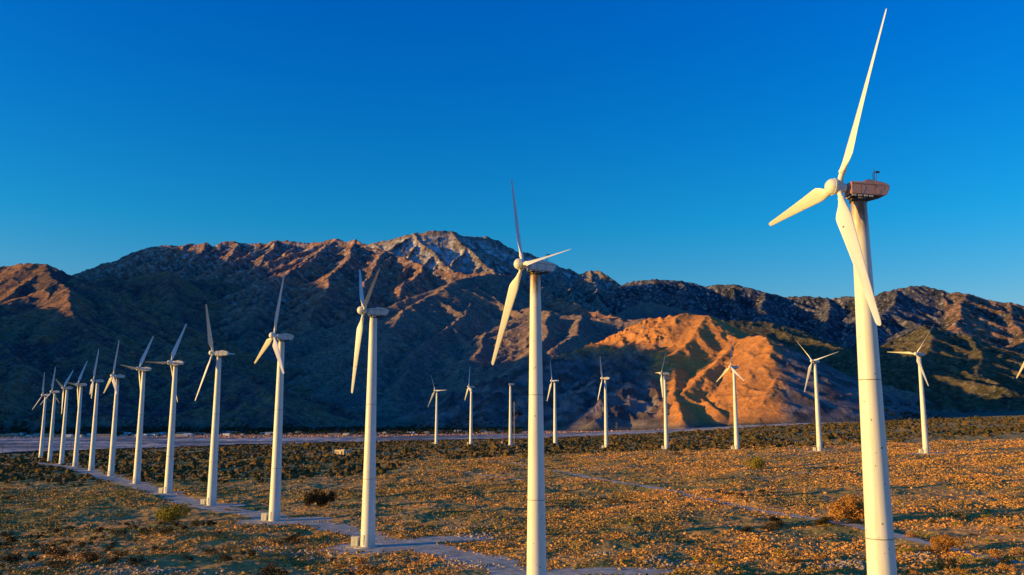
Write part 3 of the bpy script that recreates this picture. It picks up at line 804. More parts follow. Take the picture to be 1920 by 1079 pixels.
LAB = {'T1': 'huge white wind turbine nearest the camera at the right, with a rusty pinkish nacelle',
 'T2': 'tall white wind turbine at the middle, one blade pointing right and one straight up',
 'T3': 'white wind turbine with two blades up in a narrow V and one straight down',
 'T4': 'white wind turbine with one blade up and two splayed down, fourth nearest',
 'T5': 'white wind turbine with a blade tip poking out right behind its nacelle, fifth nearest',
 'T6': 'white wind turbine with one blade level to the left, sixth nearest in the left row',
 'T7': 'white wind turbine with its left blade slightly raised, seventh nearest in the left row',
 'T8': 'white wind turbine with a shaded blade hanging down left, eighth nearest in the left row',
 'T9': 'white wind turbine with two sunlit blades hanging side by side, fifth from the left edge',
 'T10': 'white wind turbine with one blade leaning right, fourth from the left edge',
 'T11': 'white wind turbine with two blades up in a V, third from the left edge',
 'T12': 'white wind turbine second from the left edge of the photo',
 'T13': 'smallest white wind turbine of the left row, leftmost in the photo',
 'B1': 'distant white wind turbine with a blade level to the right, leftmost of the far row',
 'B2': 'distant white wind turbine just left of the bladeless one in the far row',
 'B3': 'distant wind turbine with no blades, bare nacelle on a white tower beside a leaning crane',
 'B4': 'distant white wind turbine just right of the big central tower',
 'B5': 'distant white wind turbine before the shaded rocky foot of the golden hill',
 'B6': 'distant white wind turbine with a short level blade, where sun meets shade on the hill',
 'B7': 'distant white wind turbine before the sunlit golden hill, blades like an upside down Y',
 'B8': 'white wind turbine, blades in a wide Y, before the dark right slope of the hill',
 'B9': 'sunlit white wind turbine just right of the huge near tower, one blade level left',
 'B10': 'white wind turbine mostly past the right edge, only a sunlit blade tip in view'}
TILT, OV = rad(5), 2.2
PITCHB = rad(-57)
BP = {('T1', 2): rad(-12), ('T1', 0): rad(-48)}

GT = 'white wind turbines in the near row'; GB = 'white wind turbines in the far row'
for k_, (x, y, z, yaw, ph) in TURB.items():
    zb = float(gz(x, y)) if False else z
    t = empty('wind_turbine', (x, y, z))
    tag(t, LAB[k_], 'wind turbine', GT if k_[0] == 'T' else GB)
    stained = k_ in ('T1', 'T2', 'T8')
    two = link('tower', me_tower_st if stained else me_tower, t)
    if stained: two['label'] = 'white tapered tower with rusty oil stains below the nacelle'
    for zz_, ms in me_seam.items(): link('section_joint', ms, two)
    link('base_flange', me_fl, two)
    link('concrete_base', me_base, t)
    da = rad(38)
    Md = Matrix.Rotation(-da, 4, 'Z') @ Matrix.Translation((0, -1.55, 0))
    link('door', me_door, two, Md)
    Mn = Matrix.Translation((0, 0, 50)) @ Matrix.Rotation(-rad(yaw), 4, 'Z') @ Matrix.Rotation(TILT * 0.4, 4, 'X')
    na = link('nacelle', me_nac_r if k_ == 'T1' else me_nac, t, Mn)
    if k_ == 'T1': na['label'] = 'weathered pinkish brown nacelle'
    link('panel_seam', me_pseam, na); link('hatch', me_hatch, na); link('bedplate', me_bed, na); link('vent_panel', me_skirt, na)
    if k_ != 'B3': link('wind_vane', me_vane, na)
    if k_ == 'B3': continue
    Mr = Matrix.Translation((0, 0, 50)) @ Matrix.Rotation(-rad(yaw), 4, 'Z') @ Matrix.Rotation(TILT, 4, 'X') @ Matrix.Translation((0, OV, 0))
    hu = link('hub', me_hub, t, Mr @ Matrix.Rotation(rad(ph), 4, 'Y'))
    link('nose_ring', me_ring, hu)
    for j in range(3):
        link('blade', me_blade, t, Mr @ Matrix.Rotation(rad(ph + 120 * j), 4, 'Y') @ Matrix.Rotation(BP.get((k_, j), PITCHB), 4, 'Z'))

# ------------------------------------------------------------------ plants, stones : shared tools
def scatter_mesh(name, P, F_, pos, scl, rot, jit, mat, cols=None, smooth=False, seed=1):
    """one mesh of many jittered copies of a small shape. P (k,3), F_ (m,3|4), pos (n,3), scl (n,3)"""
    g = np.random.default_rng(seed); n, k = len(pos), len(P)
    V = P[None] + g.normal(0, jit, (n, k, 3)) * np.array([1, 1, 0.8])
    V = V * scl[:, None]
    c, s_ = np.cos(rot)[:, None], np.sin(rot)[:, None]
    V = np.stack([V[..., 0] * c - V[..., 1] * s_, V[..., 0] * s_ + V[..., 1] * c, V[..., 2]], -1) + pos[:, None]
    Fa = (F_[None] + (np.arange(n) * k)[:, None, None]).reshape(-1, F_.shape[1])
    me = np_mesh(name, V.reshape(-1, 3), Fa, mat, smooth)
    if cols is not None:
        ca_ = me.color_attributes.new('Col', 'FLOAT_COLOR', 'POINT')
        cc = np.repeat(np.concatenate([cols, np.ones((n, 1))], 1), k, 0).astype(np.float32)
        ca_.data.foreach_set('color', cc.ravel())
    return me
def dome(nr=6, rings=2):
    P = []; Fc = []
    for j in range(rings):
        a = (j / rings) * math.pi / 2
        for i in range(nr):
            b = 2 * math.pi * (i + 0.5 * (j % 2)) / nr
            P.append((math.cos(a) * math.cos(b), math.cos(a) * math.sin(b), math.sin(a) - (0.25 if j == 0 else 0)))
    P.append((0, 0, 1))
    for j in range(rings - 1):
        for i in range(nr):
            k2 = (i + 1) % nr
            Fc += [(j * nr + i, j * nr + k2, (j + 1) * nr + i), (j * nr + k2, (j + 1) * nr + k2, (j + 1) * nr + i)]
    for i in range(nr): Fc.append(((rings - 1) * nr + i, (rings - 1) * nr + (i + 1) % nr, rings * nr))
    return np.array(P), np.array(Fc)
def leaf_cloud(n, size, seed, flat=0.75, lobes=5):
    """n small leaf faces filling an uneven crown about 1 wide, 1 tall"""
    g = np.random.default_rng(seed)
    L = g.normal(0, 0.33, (lobes, 3)); L[:, 2] = np.abs(L[:, 2]) * 0.8 + 0.35; Lr = g.uniform(0.22, 0.42, lobes)
    w = g.integers(0, lobes, n)
    d = g.normal(0, 1, (n, 3)); d /= np.linalg.norm(d, axis=1)[:, None]
    r = g.uniform(0.35, 1.0, n) ** 0.5
    c = L[w] + d * (Lr[w] * r)[:, None]
    c[:, 2] = np.clip(c[:, 2], 0.03, 1.1) * flat
    up_ = d * 0.6 + g.normal(0, 0.5, (n, 3)); up_ /= np.linalg.norm(up_, axis=1)[:, None]
    t = np.cross(up_, g.normal(0, 1, (n, 3))); t /= np.linalg.norm(t, axis=1)[:, None]
    b = np.cross(up_, t)
    sz = size * g.uniform(0.6, 1.4, n)[:, None]
    V = np.stack([c - t * sz, c + b * sz * 0.6, c + t * sz, c - b * sz * 0.6], 1).reshape(-1, 3)
    return V, (np.arange(n)[:, None] * 4 + np.arange(4))
def attr_mat(name, rough=0.95, vari=0.35, sc=2.0, trans=0.0):
    m, nt, b = new_mat(name, rough, 0.05)
    at = N(nt, 'ShaderNodeVertexColor', layer_name='Col'); tc = N(nt, 'ShaderNodeTexCoord')
    v = ramp(nt, noise(nt, sc, 3, 0.6, tc.outputs['Object']), [(0.3, g3(1 - vari)), (0.7, g3(1 + vari))])
    nt.links.new(mix(nt, 1.0, at.outputs['Color'], v, 'MULTIPLY'), b.inputs['Base Color'])
    return m
def leaf_mat(name, c0, c1, sc=3.0):
    m, nt, b = new_mat(name, 0.9, 0.08)
    tc = N(nt, 'ShaderNodeTexCoord'); oi = N(nt, 'ShaderNodeObjectInfo')
    n_ = noise(nt, sc, 3, 0.6, tc.outputs['Object'])
    ad = N(nt, 'ShaderNodeMath', operation='MULTIPLY_ADD'); nt.links.new(oi.outputs['Random'], ad.inputs[0]); ad.inputs[1].default_value = 0.35; nt.links.new(n_, ad.inputs[2])
    nt.links.new(ramp(nt, ad.outputs[0], [(0.40, c0), (0.95, c1)]), b.inputs['Base Color'])
    return m
m_tuft = attr_mat('dry_tufts', sc=1.5)
m_stone = attr_mat('pale_stones', 0.85, 0.2, 3)
m_dark_leaf = leaf_mat('dark_shrub_leaves', (.045,.04,.018), (.11,.065,.025))
m_yel_leaf = leaf_mat('yellow_green_leaves', (.20,.18,.03), (.40,.28,.06))
m_org_leaf = leaf_mat('dry_orange_leaves', (.30,.15,.03), (.55,.25,.06))
m_blk_leaf = leaf_mat('blackish_leaves', (.025,.028,.014), (.07,.045,.02))
m_twig = plain('twigs', (.12,.08,.05), 0.9)

dP, dF = dome(6, 2)
g = np.random.default_rng(99)
def polar_rand(n, r0, r1, a0, a1, power=1.0):
    a = g.uniform(rad(a0), rad(a1), n); u = g.uniform(0, 1, n)
    r = (r0 ** (2 - power) + u * (r1 ** (2 - power) - r0 ** (2 - power))) ** (1 / (2 - power)) if power != 2 else r0 * (r1 / r0) ** u
    return np.sin(a) * r, np.cos(a) * r, r
road_tab = droad
def on_road(x, y): return interp_polar(az, rad_r, road_tab, np.arctan2(x, y), np.hypot(x, y))

# tufts of dry grass
def tufts(name, n0, seed_, big, P_, F_, hmin, hmax, jit, label, thr, smooth_):
    x, y, r = polar_rand(n0, 125, 640, -34, 34, 1.6)
    cl = fbm(x, y / 1.3, 11, 3, 301) + 1.0 * fbm(x, y, 60, 2, 305) - 0.16 * np.clip(-x / y * 4, 0, 1)
    keep = (on_road(x, y) > g.uniform(-2.4, 1.2, len(x)) ** 1) & (cl + 0.25 * g.normal(size=len(x)) > thr)
    x, y, r = x[keep], y[keep], r[keep]
    n = len(x); z = gz(x, y)
    sz = np.minimum(g.lognormal(big, 0.42, n), 2.3 * math.exp(big)) * np.clip(0.7 + r / 520, 0.8, 1.8)
    scl = np.stack([sz * g.uniform(.9, 1.5, n), sz * g.uniform(.7, 1.1, n), sz * g.uniform(hmin, hmax, n)], 1)
    tone = np.clip(0.62 + 0.9 * fbm(x, y, 40, 3, 311) + 0.30 * g.normal(size=n) + x / 600, 0, 1)[:, None]
    cols = np.array([.18, .165, .045]) * (1 - tone) + np.array([.72, .34, .09]) * tone
    cols *= g.uniform(0.75, 1.15, (n, 1)); print(name, n)
    me = scatter_mesh(name, P_, F_, np.stack([x, y, z - 0.05 * sz], 1), scl, g.uniform(0, 6.28, n), jit, m_tuft, cols, smooth=smooth_)
    tag(link(name, me), label, 'grass', kind='stuff')
tP, tF = leaf_cloud(9, 0.26, 17, 0.8, 4)
tufts('dry_grass', 230000, 1, -0.88, tP, tF, .35, .85, 0.05, 'dry orange and green grass tufts all over the desert floor', 0.03, False)
dP1, dF1 = dome(5, 2)
tufts('cushion_plants', 150000, 2, -1.72, dP1, dF1, .5, 1.1, 0.20, 'tiny rounded cushion plants between the grass tufts', -0.10, False)

# stones : loose ones and the berms along the road
x, y, r = polar_rand(7000, 125, 420, -34, 34, 1.5)
keep = (on_road(x, y) > -0.5) & (fbm(x, y, 16, 3, 401) > 0.22)
x, y = x[keep], y[keep]
bx_, by_ = [], []
for u, v, ln, n_ in [(a_, b_, c_, int(d_ * .55)) for a_, b_, c_, d_ in [(905,1003,22,260),(925,1008,12,160),(860,990,8,90),(1225,1055,7,260),(1260,1063,14,220),(1360,1065,16,160),(1560,1065,10,420),(1600,1062,9,260),(500,1030,8,150),(560,1035,10,260),(600,1040,9,200),(680,1062,8,160),
                   (760,1045,10,90),(850,1055,10,160),(905,1062,8,200),(760,990,5,60),(1130,1040,8,120),(300,1075,30,500),(1720,1040,8,200),(1760,1048,6,120),(1050,905,20,90),(1190,1010,15,80),(230,1068,20,200),(60,1065,10,120),(140,1068,9,100)]]:
    p = ground_at(u, v); bx_.append(p[0] + g.normal(0, ln * 0.22, n_)); by_.append(p[1] + g.normal(0, 1.5, n_))
x = np.concatenate([x] + bx_); y = np.concatenate([y] + by_); n = len(x); z = gz(x, y)
sz = np.minimum(g.lognormal(-1.95, 0.55, n), 0.42); sz[-sum(len(b) for b in bx_):] *= 1.25
tone = g.uniform(0.75, 1.15, (n, 1))
me = scatter_mesh('stones', dP, dF, np.stack([x, y, z], 1), np.stack([sz, sz * .8, sz * .75], 1), g.uniform(0, 6.28, n), 0.15, m_stone, np.array([.42, .32, .23]) * tone)
tag(link('stones', me), 'pale stones scattered in heaps beside the gravel road', 'stones', kind='stuff')

# the dense belt of far scrub
def belt(x, y, r):
    left = (x < -120)
    d_ = fbm(x, y, 90, 3, 501)
    near_edge = np.where(x < -60, 395 + (x + 60) * 0.15, np.where(x < 250, 520, 560 + (x - 250) * 0.35))
    return np.clip((y - near_edge) / 60, 0, 1) * np.clip(0.75 + 0.9 * d_, 0.15, 1)
x, y, r = polar_rand(60000, 330, 1250, -34, 34, 1.1)
yb_ = np.interp(x, bx, by)
keep = (on_road(x, y) > 1.0) & (g.uniform(0, 1, len(x)) < belt(x, y, r)) & (y < yb_ + 5) & (g.uniform(0, 1, len(x)) < 0.50)
x, y, r = x[keep], y[keep], r[keep]; n = len(x); z = gz(x, y)
print('belt shrubs', n)
sz = g.lognormal(0.20, 0.38, n)
tone = np.clip(g.normal(0.4, 0.3, n), 0, 1)[:, None]
cols = np.array([.055, .055, .022]) * (1 - tone) + np.array([.17, .095, .035]) * tone
dP3, dF3 = dome(7, 3)
me = scatter_mesh('desert_scrub', dP3, dF3, np.stack([x, y, z], 1), np.stack([sz, sz * .9, sz * .85], 1), g.uniform(0, 6.28, n), 0.17, m_tuft, cols)
tag(link('desert_scrub', me), 'dense belt of dark low shrubs across the far valley floor', 'scrub', kind='stuff')

# individual shrubs in the nearer ground
def shrub_mesh(name, nl, leaf, seed, mat, lobes=5, flat=0.75):
    V, Fc = leaf_cloud(nl, leaf, seed, flat, lobes); return np_mesh(name, V, Fc, mat, False)
dark_v = [shrub_mesh('shrub_leaves', 420, 0.060, 40 + i, (m_dark_leaf, m_blk_leaf)[i % 2], 4 + i % 3, 0.72) for i in range(4)]
warm_v = [shrub_mesh('shrub_leaves', 420, 0.055, 60 + i, (m_org_leaf, m_yel_leaf)[i % 2], 5, 0.62) for i in range(4)]
def shrub(meshes, p, size, h, label, grp, cat='shrub'):
    o = link('desert_shrub', random.choice(meshes)); o.location = (p[0], p[1], float(gz(p[0], p[1])) - 0.04 * size)
    o.rotation_euler = (0, 0, random.uniform(0, 6.28)); o.scale = (size, size * random.uniform(.85, 1.1), h)
    tag(o, label, cat, grp); return o
cnt = 0
spots = []
fore = [(20,1015,1.7),(8,1008,1.3),(100,1000,1.2),(72,1008,1.0),(130,993,1.0),(95,1037,1.5),(110,1043,1.3),(68,1050,1.2),(22,1052,1.6),(30,1062,1.7),(105,1068,1.3),(170,1060,1.6),(175,1063,1.3),(203,1066,1.3),(260,1067,1.4),(225,1053,1.1),(200,1035,1.1),(160,1028,1.2),
        (180,1005,1.1),(225,1012,1.2),(250,995,1.0),(275,1010,1.4),(315,1012,1.5),(345,1000,1.1),(365,992,1.4),(390,988,1.5),(330,990,1.1),(235,985,1.0),(305,985,.9),(180,1018,1.0),(128,1024,1.0),(355,1052,1.0),(395,1040,1.1),(465,1042,1.4),(430,1055,1.2),(12,935,1.1),(20,933,1.0),(5,1030,1.2),
        (545,1020,1.4),(552,1015,1.3),(522,1022,.9),(500,1072,1.6),(525,1075,1.5),(690,1070,1.1),(1095,945,.9),(1130,935,1.1),(1175,943,1.0),(1150,943,1.0),(1060,955,.9),(1200,985,.9),(1350,925,1.0),(1370,930,1.2),(1390,931,1.0),(1425,928,1.2),(1400,997,1.2),(1405,993,1.0),(1565,881,1.3),(1545,882,1.1),(1450,980,1.5),(1460,985,1.4),(1448,987,1.2),(1440,990,1.2),(1535,982,1.3),(1545,984,1.3),(900,870,.9),
        (535,900,1.4),(578,898,1.3),(570,902,1.1),(492,907,1.3),(490,905,1.2),(1270,853,1.3),(1265,855,1.2),(1210,862,1.1)]
for u, v, s_ in fore:
    p = ground_at(u, v); spots.append((p[0], p[1], s_ * 1.5, 0))
warm = [(1865,1045,1.7),(1829,1051,1.8),(1774,1061,1.9),(1765,1065,1.4),(1710,1072,1.0),(1695,1035,1.2),(1735,1035,1.0),(1800,1072,1.1),(1885,1055,1.4),(1895,1062,1.5),(1910,1055,1.3),(1915,1038,1.2),(1905,1000,1.2),(1860,1003,1.1),(1735,1008,1.8),(1715,1008,1.4),(1755,1010,1.5),(1535,1060,1.0),(1492,1060,1.1),(1470,1063,.9),(1455,1062,.8),(1540,1055,1.0),(1465,1042,1.0),
        (1330,1060,1.2),(1350,1068,1.2),(1310,1055,1.0),(1800,970,1.0),(1845,968,1.2),(1790,968,1.0),(555,988,1.2),(500,1000,1.0),(640,1058,1.0),(670,1052,1.5),(690,1073,1.6),(430,1030,1.0),(425,958,1.0),(445,960,.9),(290,945,1.1),(350,950,1.2)]
for u, v, s_ in warm:
    p = ground_at(u, v); spots.append((p[0], p[1], s_ * 1.25, 1))
tries = 0
while len(spots) < 296 and tries < 20000:
    tries += 1
    a = random.uniform(-32, 32); r_ = random.uniform(130, 470) if a < 6 else random.uniform(150, 600)
    px_, py_ = math.sin(rad(a)) * r_, math.cos(rad(a)) * r_
    if float(on_road(px_, py_)) < 2: continue
    if float(fbm(np.array([px_]), np.array([py_]), 40, 2, 611)[0]) < 0.05: continue
    if any((px_ - q[0]) ** 2 + (py_ - q[1]) ** 2 < 3 for q in spots): continue
    spots.append((px_, py_, random.uniform(0.6, 1.25), 0 if (a < 4 or random.random() < 0.35) else 1))
for px_, py_, s_, kind_ in spots:
    dark = kind_ == 0
    side = 'left' if px_ < -0.09 * py_ else 'right'
    if dark: lab = f'small dark brown shrub scattered in the {side} half of the desert floor'
    else: lab = f'small dry orange-green bush scattered in the {side} half of the desert floor'
    shrub(dark_v if dark else warm_v, (px_, py_), s_ * 1.35, s_ * 1.15, lab, ('dark shrubs' if dark else 'orange-green bushes') + ' at the ' + side)

# the larger bushes, each with stems
def big_bush(u, v, w, h, mat, label, seed, lobes=9, nl=1500, stems=7, D=None):
    p = ground_at(u, v); z = float(gz(p[0], p[1]))
    t = empty('large_bush', (p[0], p[1], z - 0.05)); tag(t, label, 'bush', 'large bushes')
    V, Fc = leaf_cloud(int(nl * 1.9), 0.038, seed, 0.95, lobes); V = V * np.array([w, w * 0.8, h])
    link('foliage', np_mesh('foliage', V, Fc, mat, False), t)
    mb = MB(); rq = random.Random(seed)
    for _ in range(stems):
        a = rq.uniform(0, 6.28); l = rq.uniform(.3, .6)
        mb.tube((rq.gauss(0, .05) * w, rq.gauss(0, .05) * w, -0.2), (math.cos(a) * w * .35 * l, math.sin(a) * w * .35 * l, h * rq.uniform(.45, .75)), 0.07, 0.02, 5)
    link('stems', mb.mesh('stems', m_twig), t)
big_bush(322, 978, 6.4, 5.4, m_yel_leaf, 'broad yellow-green bush left of the fourth nearest tower of the left row', 71, 11, 2600)
big_bush(347, 965, 3.4, 3.0, m_yel_leaf, 'smaller yellow-green bush touching the broad one on its right', 79, 6, 1100)
big_bush(595, 954, 4.6, 6.2, m_blk_leaf, 'dark brown bush, the taller of the pair between the third and fourth towers', 72, 8, 2200)
big_bush(618, 951, 3.6, 4.6, m_blk_leaf, 'blackish bush, the smaller of the pair between the third and fourth towers', 73, 7, 1600)
big_bush(1418, 883, 6.4, 5.0, m_yel_leaf, 'round olive bush alone in the open ground below the golden hill', 74, 10, 2200)
big_bush(1597, 981, 7.2, 6.0, m_org_leaf, 'big orange-brown bush just left of the huge near tower', 75, 12, 2800)
big_bush(1772, 1034, 4.0, 3.0, m_org_leaf, 'fluffy orange bush beside the track right of the huge near tower', 76, 9, 1900)
big_bush(1552, 985, 3.4, 1.9, m_dark_leaf, 'low reddish bush beside the track left of the big orange-brown bush', 77, 7, 1200)

# ------------------------------------------------------------------ cabinets on concrete plinths beside the towers
cb = MB(); cb.box((0, 0, 1.02), (1.5, 1.3, 1.84)); 
me_cab = cb.mesh('cabinet', m_box, 0, 0.03)
cl_ = MB(); cl_.box((0, 0, 2.0), (1.64, 1.44, 0.10)); me_roof = cl_.mesh('lid', m_box, 0, 0.02)
cd = MB(); cd.box((-0.36, -0.665, 1.02), (0.66, 0.03, 1.6)); cd.box((0.36, -0.665, 1.02), (0.66, 0.03, 1.6)); cd.box((-0.06, -0.69, 1.05), (0.04, 0.04, 0.22))
me_cdoor = cd.mesh('door', m_box, 0, 0.005)
pl = MB(); pl.box((-0.3, 0, -0.15), (3.0, 1.9, 0.5)); me_pl = pl.mesh('plinth', m_conc, 0, 0.04)
WHICH = {'T1':'beside the huge near tower','T2':'at the foot of the central tower at the bottom edge','T3':'beside the tower left of the central one','T4':'beside the fourth nearest tower of the left row','T5':'beside the fifth nearest tower of the left row','T6':'beside the sixth nearest tower of the left row',
 'B1':'beside the leftmost far tower','B2':'beside the second far tower from the left','B4':'beside the far tower right of the central tower','B5':'beside the fifth far tower','B6':'beside the far tower between shade and sun','B7':'beside the far tower in front of the golden hill','B8':'beside the far tower on the dark slope','B9':'beside the far tower right of the huge one'}
for k_, w_ in WHICH.items():
    x, y, z, yaw, ph = TURB[k_]
    cx_, cy_ = x - 2.7, y + 0.2
    if k_ == 'T2': cx_, cy_ = x - 2.75, y + 1.6
    t = empty('electrical_cabinet', (cx_, cy_, z + 0.0), rad(-8)); tag(t, 'cream electrical cabinet ' + w_, 'cabinet', 'electrical cabinets')
    link('cabinet', me_cab, t); link('lid', me_roof, t); link('door', me_cdoor, t); link('plinth', me_pl, t)

# ------------------------------------------------------------------ railway embankment and utility poles beyond the scrub
m_ballast = plain('dark_ballast', (.055, .05, .048), 0.95, 0.3, 0.5)
m_wood = plain('weathered_pole_wood', (.12, .085, .06), 0.9, 0.3, 2)
bl_ = [(a_, b_) for a_, b_ in zip(bx, by) if -760 < a_ < 60]
xs_ = np.arange(-760, 60, 6.0); ys_ = np.interp(xs_, bx, by) - 9
V = []; nn_ = len(xs_)
for dy_, dz_ in ((-7, -0.6), (-3.2, 1.5), (3.2, 1.5), (7, -0.6)):
    for a_, b_ in zip(xs_, ys_): V.append((a_, b_ + dy_, float(gz(a_, b_)) + dz_))
Fq_ = [(j * nn_ + i, j * nn_ + i + 1, (j + 1) * nn_ + i + 1, (j + 1) * nn_ + i) for j in range(3) for i in range(nn_ - 1)]
rw = link('railway', np_mesh('railway', np.array(V), np.array(Fq_), m_ballast, False)); tag(rw, 'dark railway embankment between the scrub and the pale wash', 'railway', kind='structure')
pm = MB(); pm.tube((0, 0, -0.5), (0, 0, 11), 0.26, 0.18, 8); me_pole = pm.mesh('pole', m_wood, 40)
pa = MB(); pa.box((0, -0.16, 10.2), (2.6, 0.12, 0.14)); pa.box((0, -0.16, 9.3), (1.9, 0.12, 0.14)); me_arm = pa.mesh('crossarm', m_wood)
pi_ = MB()
for x_ in (-1.2, -0.5, 0.5, 1.2): pi_.lathe([(0.05, 0), (0.09, 0.08), (0.04, 0.24)], 6, Matrix.Translation((x_, -0.16, 10.275)))
me_ins = pi_.mesh('insulators', m_conc)
poles = [(3,858),(50,855),(132,851),(250,846),(362,843),(466,840),(557,836),(661,832),(758,829),(853,825),(920,823),(1065,821)]
for i_, (u, v) in enumerate(poles):
    p = ground_at(u, v, 800)
    t = empty('utility_pole', (p[0], p[1], float(gz(p[0], p[1]))), rad(8))
    near_ = ['at the left edge of the photo','left of the leftmost turbine','between the third and fourth towers from the left','just left of the seventh nearest tower','left of the fifth nearest tower','between the fifth and fourth nearest towers','right of the fourth nearest tower','left of the third nearest tower','between the third nearest tower and the far row','between the first two far towers','left of the bladeless turbine','right of the far tower beside the central one'][i_]
    tag(t, 'thin wooden utility pole ' + near_, 'utility pole', 'utility poles along the railway')
    link('pole', me_pole, t); link('crossarm', me_arm, t); link('insulators', me_ins, t)

# roofless ruin in the scrub
m_block = plain('old_plastered_block', (.52, .42, .30), 0.9, 0.25, 0.6)
p = ground_at(641, 853.5, 660); RZ = float(gz(p[0], p[1]))
t = empty('ruined_building', (p[0], p[1], RZ - 0.2), rad(-38)); tag(t, 'small roofless concrete block ruin with empty openings standing in the scrub', 'ruin')
def wall_open(L, Hh, th, opens):
    mb = MB(); x0 = 0
    for a_, b_, z0, z1 in opens:
        mb.box(((x0 + a_) / 2, 0, Hh / 2), (a_ - x0, th, Hh))
        mb.box(((a_ + b_) / 2, 0, (z1 + Hh) / 2), (b_ - a_, th - .006, Hh - z1))
        if z0 > 0: mb.box(((a_ + b_) / 2, 0, z0 / 2), (b_ - a_, th - .006, z0))
        x0 = b_
    mb.box(((x0 + L) / 2, 0, Hh / 2), (L - x0, th, Hh)); return mb.mesh('wall', m_block)
w1 = wall_open(12, 3.6, .3, [(1.2,2.2,0,2.6),(3.4,4.2,1,2.6),(4.8,5.6,1,2.6),(6.2,7.0,1,2.6),(9.4,10.8,0,2.7)])
w2 = wall_open(7, 3.6, .3, [(1.4,2.4,1,2.6),(4.4,5.6,0,2.6)])
link('wall', w1, t, Matrix.Translation((-6, -3.5, 0)))
link('wall', w1, t, Matrix.Translation((-6, 3.5, 0)))
link('wall', w2, t, Matrix.Translation((5.85, -3.34, 0)) @ Matrix.Rotation(rad(90), 4, 'Z') @ Matrix.Diagonal((.954, 1, 1, 1)))
link('wall', w2, t, Matrix.Translation((-5.85, -3.34, 0)) @ Matrix.Rotation(rad(90), 4, 'Z') @ Matrix.Diagonal((.954, 1, 1, 1)))

# crane leaning beside the bladeless turbine
bx3, by3, bz3, _, _ = TURB['B3']
t = empty('crane', (bx3 - 8.5, by3 + 3, bz3)); tag(t, 'rusty red crane with its lattice boom leaning behind the bladeless turbine', 'crane')
tr_ = MB()
for y_ in (-1.4, 1.4): tr_.box((0, y_, 0.5), (5.2, 0.8, 1.0))
link('track', tr_.mesh('track', m_dark, 0, 0.1), t)
cbm = MB(); cbm.box((-0.4, 0, 1.9), (4.6, 2.6, 1.6)); cbm.box((-2.6, 0, 1.8), (1.2, 2.9, 1.8)); link('body', cbm.mesh('body', m_rust, 0, 0.05), t)
cbc = MB(); cbc.box((1.4, -0.9, 2.3), (1.5, 1.2, 1.7)); link('cab', cbc.mesh('cab', m_box, 0, 0.08), t)
bo = MB(); A_ = Vector((1.2, 0, 2.0)); B_ = Vector((14.5, 6, 25.5)); dr_ = (B_ - A_); side_ = Vector((0, 1, 0)); up2 = dr_.cross(side_).normalized() * 0.45; side2 = dr_.cross(up2).normalized() * 0.45
cor = [up2 + side2, up2 - side2, -up2 - side2, -up2 + side2]
for c_ in cor: bo.tube(A_ + c_, B_ + c_ * 0.5, 0.10, 0.08, 4)
ns_ = 16
for i_ in range(ns_):
    f0, f1 = i_ / ns_, (i_ + 1) / ns_
    for q_ in range(4):
        c0, c1 = cor[q_], cor[(q_ + 1) % 4]
        bo.tube(A_ + dr_ * f0 + c0 * (1 - .5 * f0), A_ + dr_ * f1 + c1 * (1 - .5 * f1), 0.06, n=4)
link('boom', bo.mesh('boom', m_rust), t)
# spare pieces on the pad
mt = MB(); 
for dx_, dy_ in ((-.35, -.2), (.35, -.2), (0, .4)): mt.tube((dx_, dy_, 0), (dx_, dy_, 36), 0.06, n=4)
cn = [(-.35, -.2), (.35, -.2), (0, .4)]
for i_ in range(40):
    for q_ in range(3):
        a_, b_ = cn[q_], cn[(q_ + 1) % 3]; mt.tube((a_[0], a_[1], i_ * .9), (b_[0], b_[1], i_ * .9 + .9), 0.03, n=3)
p = pt(964, 826, 760); t = empty('lattice_mast', (p[0], p[1], float(gz(p[0], p[1])))); tag(t, 'very thin grey lattice mast right of the bladeless turbine', 'mast')
link('mast', mt.mesh('mast', m_conc), t)
gw = MB()
for a_ in (0.4, 2.5, 4.6): gw.tube((0, 0, 33), (math.cos(a_) * 14, math.sin(a_) * 14, -0.5), 0.03, n=3)
link('guy_wires', gw.mesh('guy_wires', m_dark), t)

# ------------------------------------------------------------------ the town and its trees at the foot of the mountains
m_wallA = plain('pale_stucco', (.62, .56, .48), 0.85, 0.15, 0.4); m_wallB = plain('tan_stucco', (.50, .36, .24), 0.85, 0.15, 0.4); m_wallC = plain('white_siding', (.74, .74, .72), 0.7, 0.1, 0.4)
m_roofA = plain('grey_roof', (.33, .33, .34), 0.8, 0.2, 0.5); m_roofB = plain('pale_metal_roof', (.62, .64, .66), 0.5, 0.1, 0.5); m_roofC = plain('brown_roof', (.22, .13, .09), 0.9, 0.2, 0.5)
m_pane = plain('dark_window', (.03, .035, .04), 0.2, 0.1)
def house_parts(L, Wd, Hh, gable):
    wmb = MB(); wmb.box((0, 0, Hh / 2 - 0.5), (L, Wd, Hh + 1))
    r_ = MB()
    if gable: r_.prism([(-Wd / 2 - .5, Hh + .003), (Wd / 2 + .5, Hh + .003), (Wd / 2 + .5, Hh + .15), (0, Hh + Wd * .24), (-Wd / 2 - .5, Hh + .15)], -L / 2 - .5, L / 2 + .5)
    else: r_.box((0, 0, Hh + .203), (L + .5, Wd + .5, .4))
    wi = MB()
    k_n = max(2, int(L / 4))
    for i in range(k_n): wi.box((-L / 2 + (i + .5) * L / k_n, -Wd / 2 - .02, Hh * .55), (1.5, .08, 1.2))
    return wmb, r_, wi
types = []
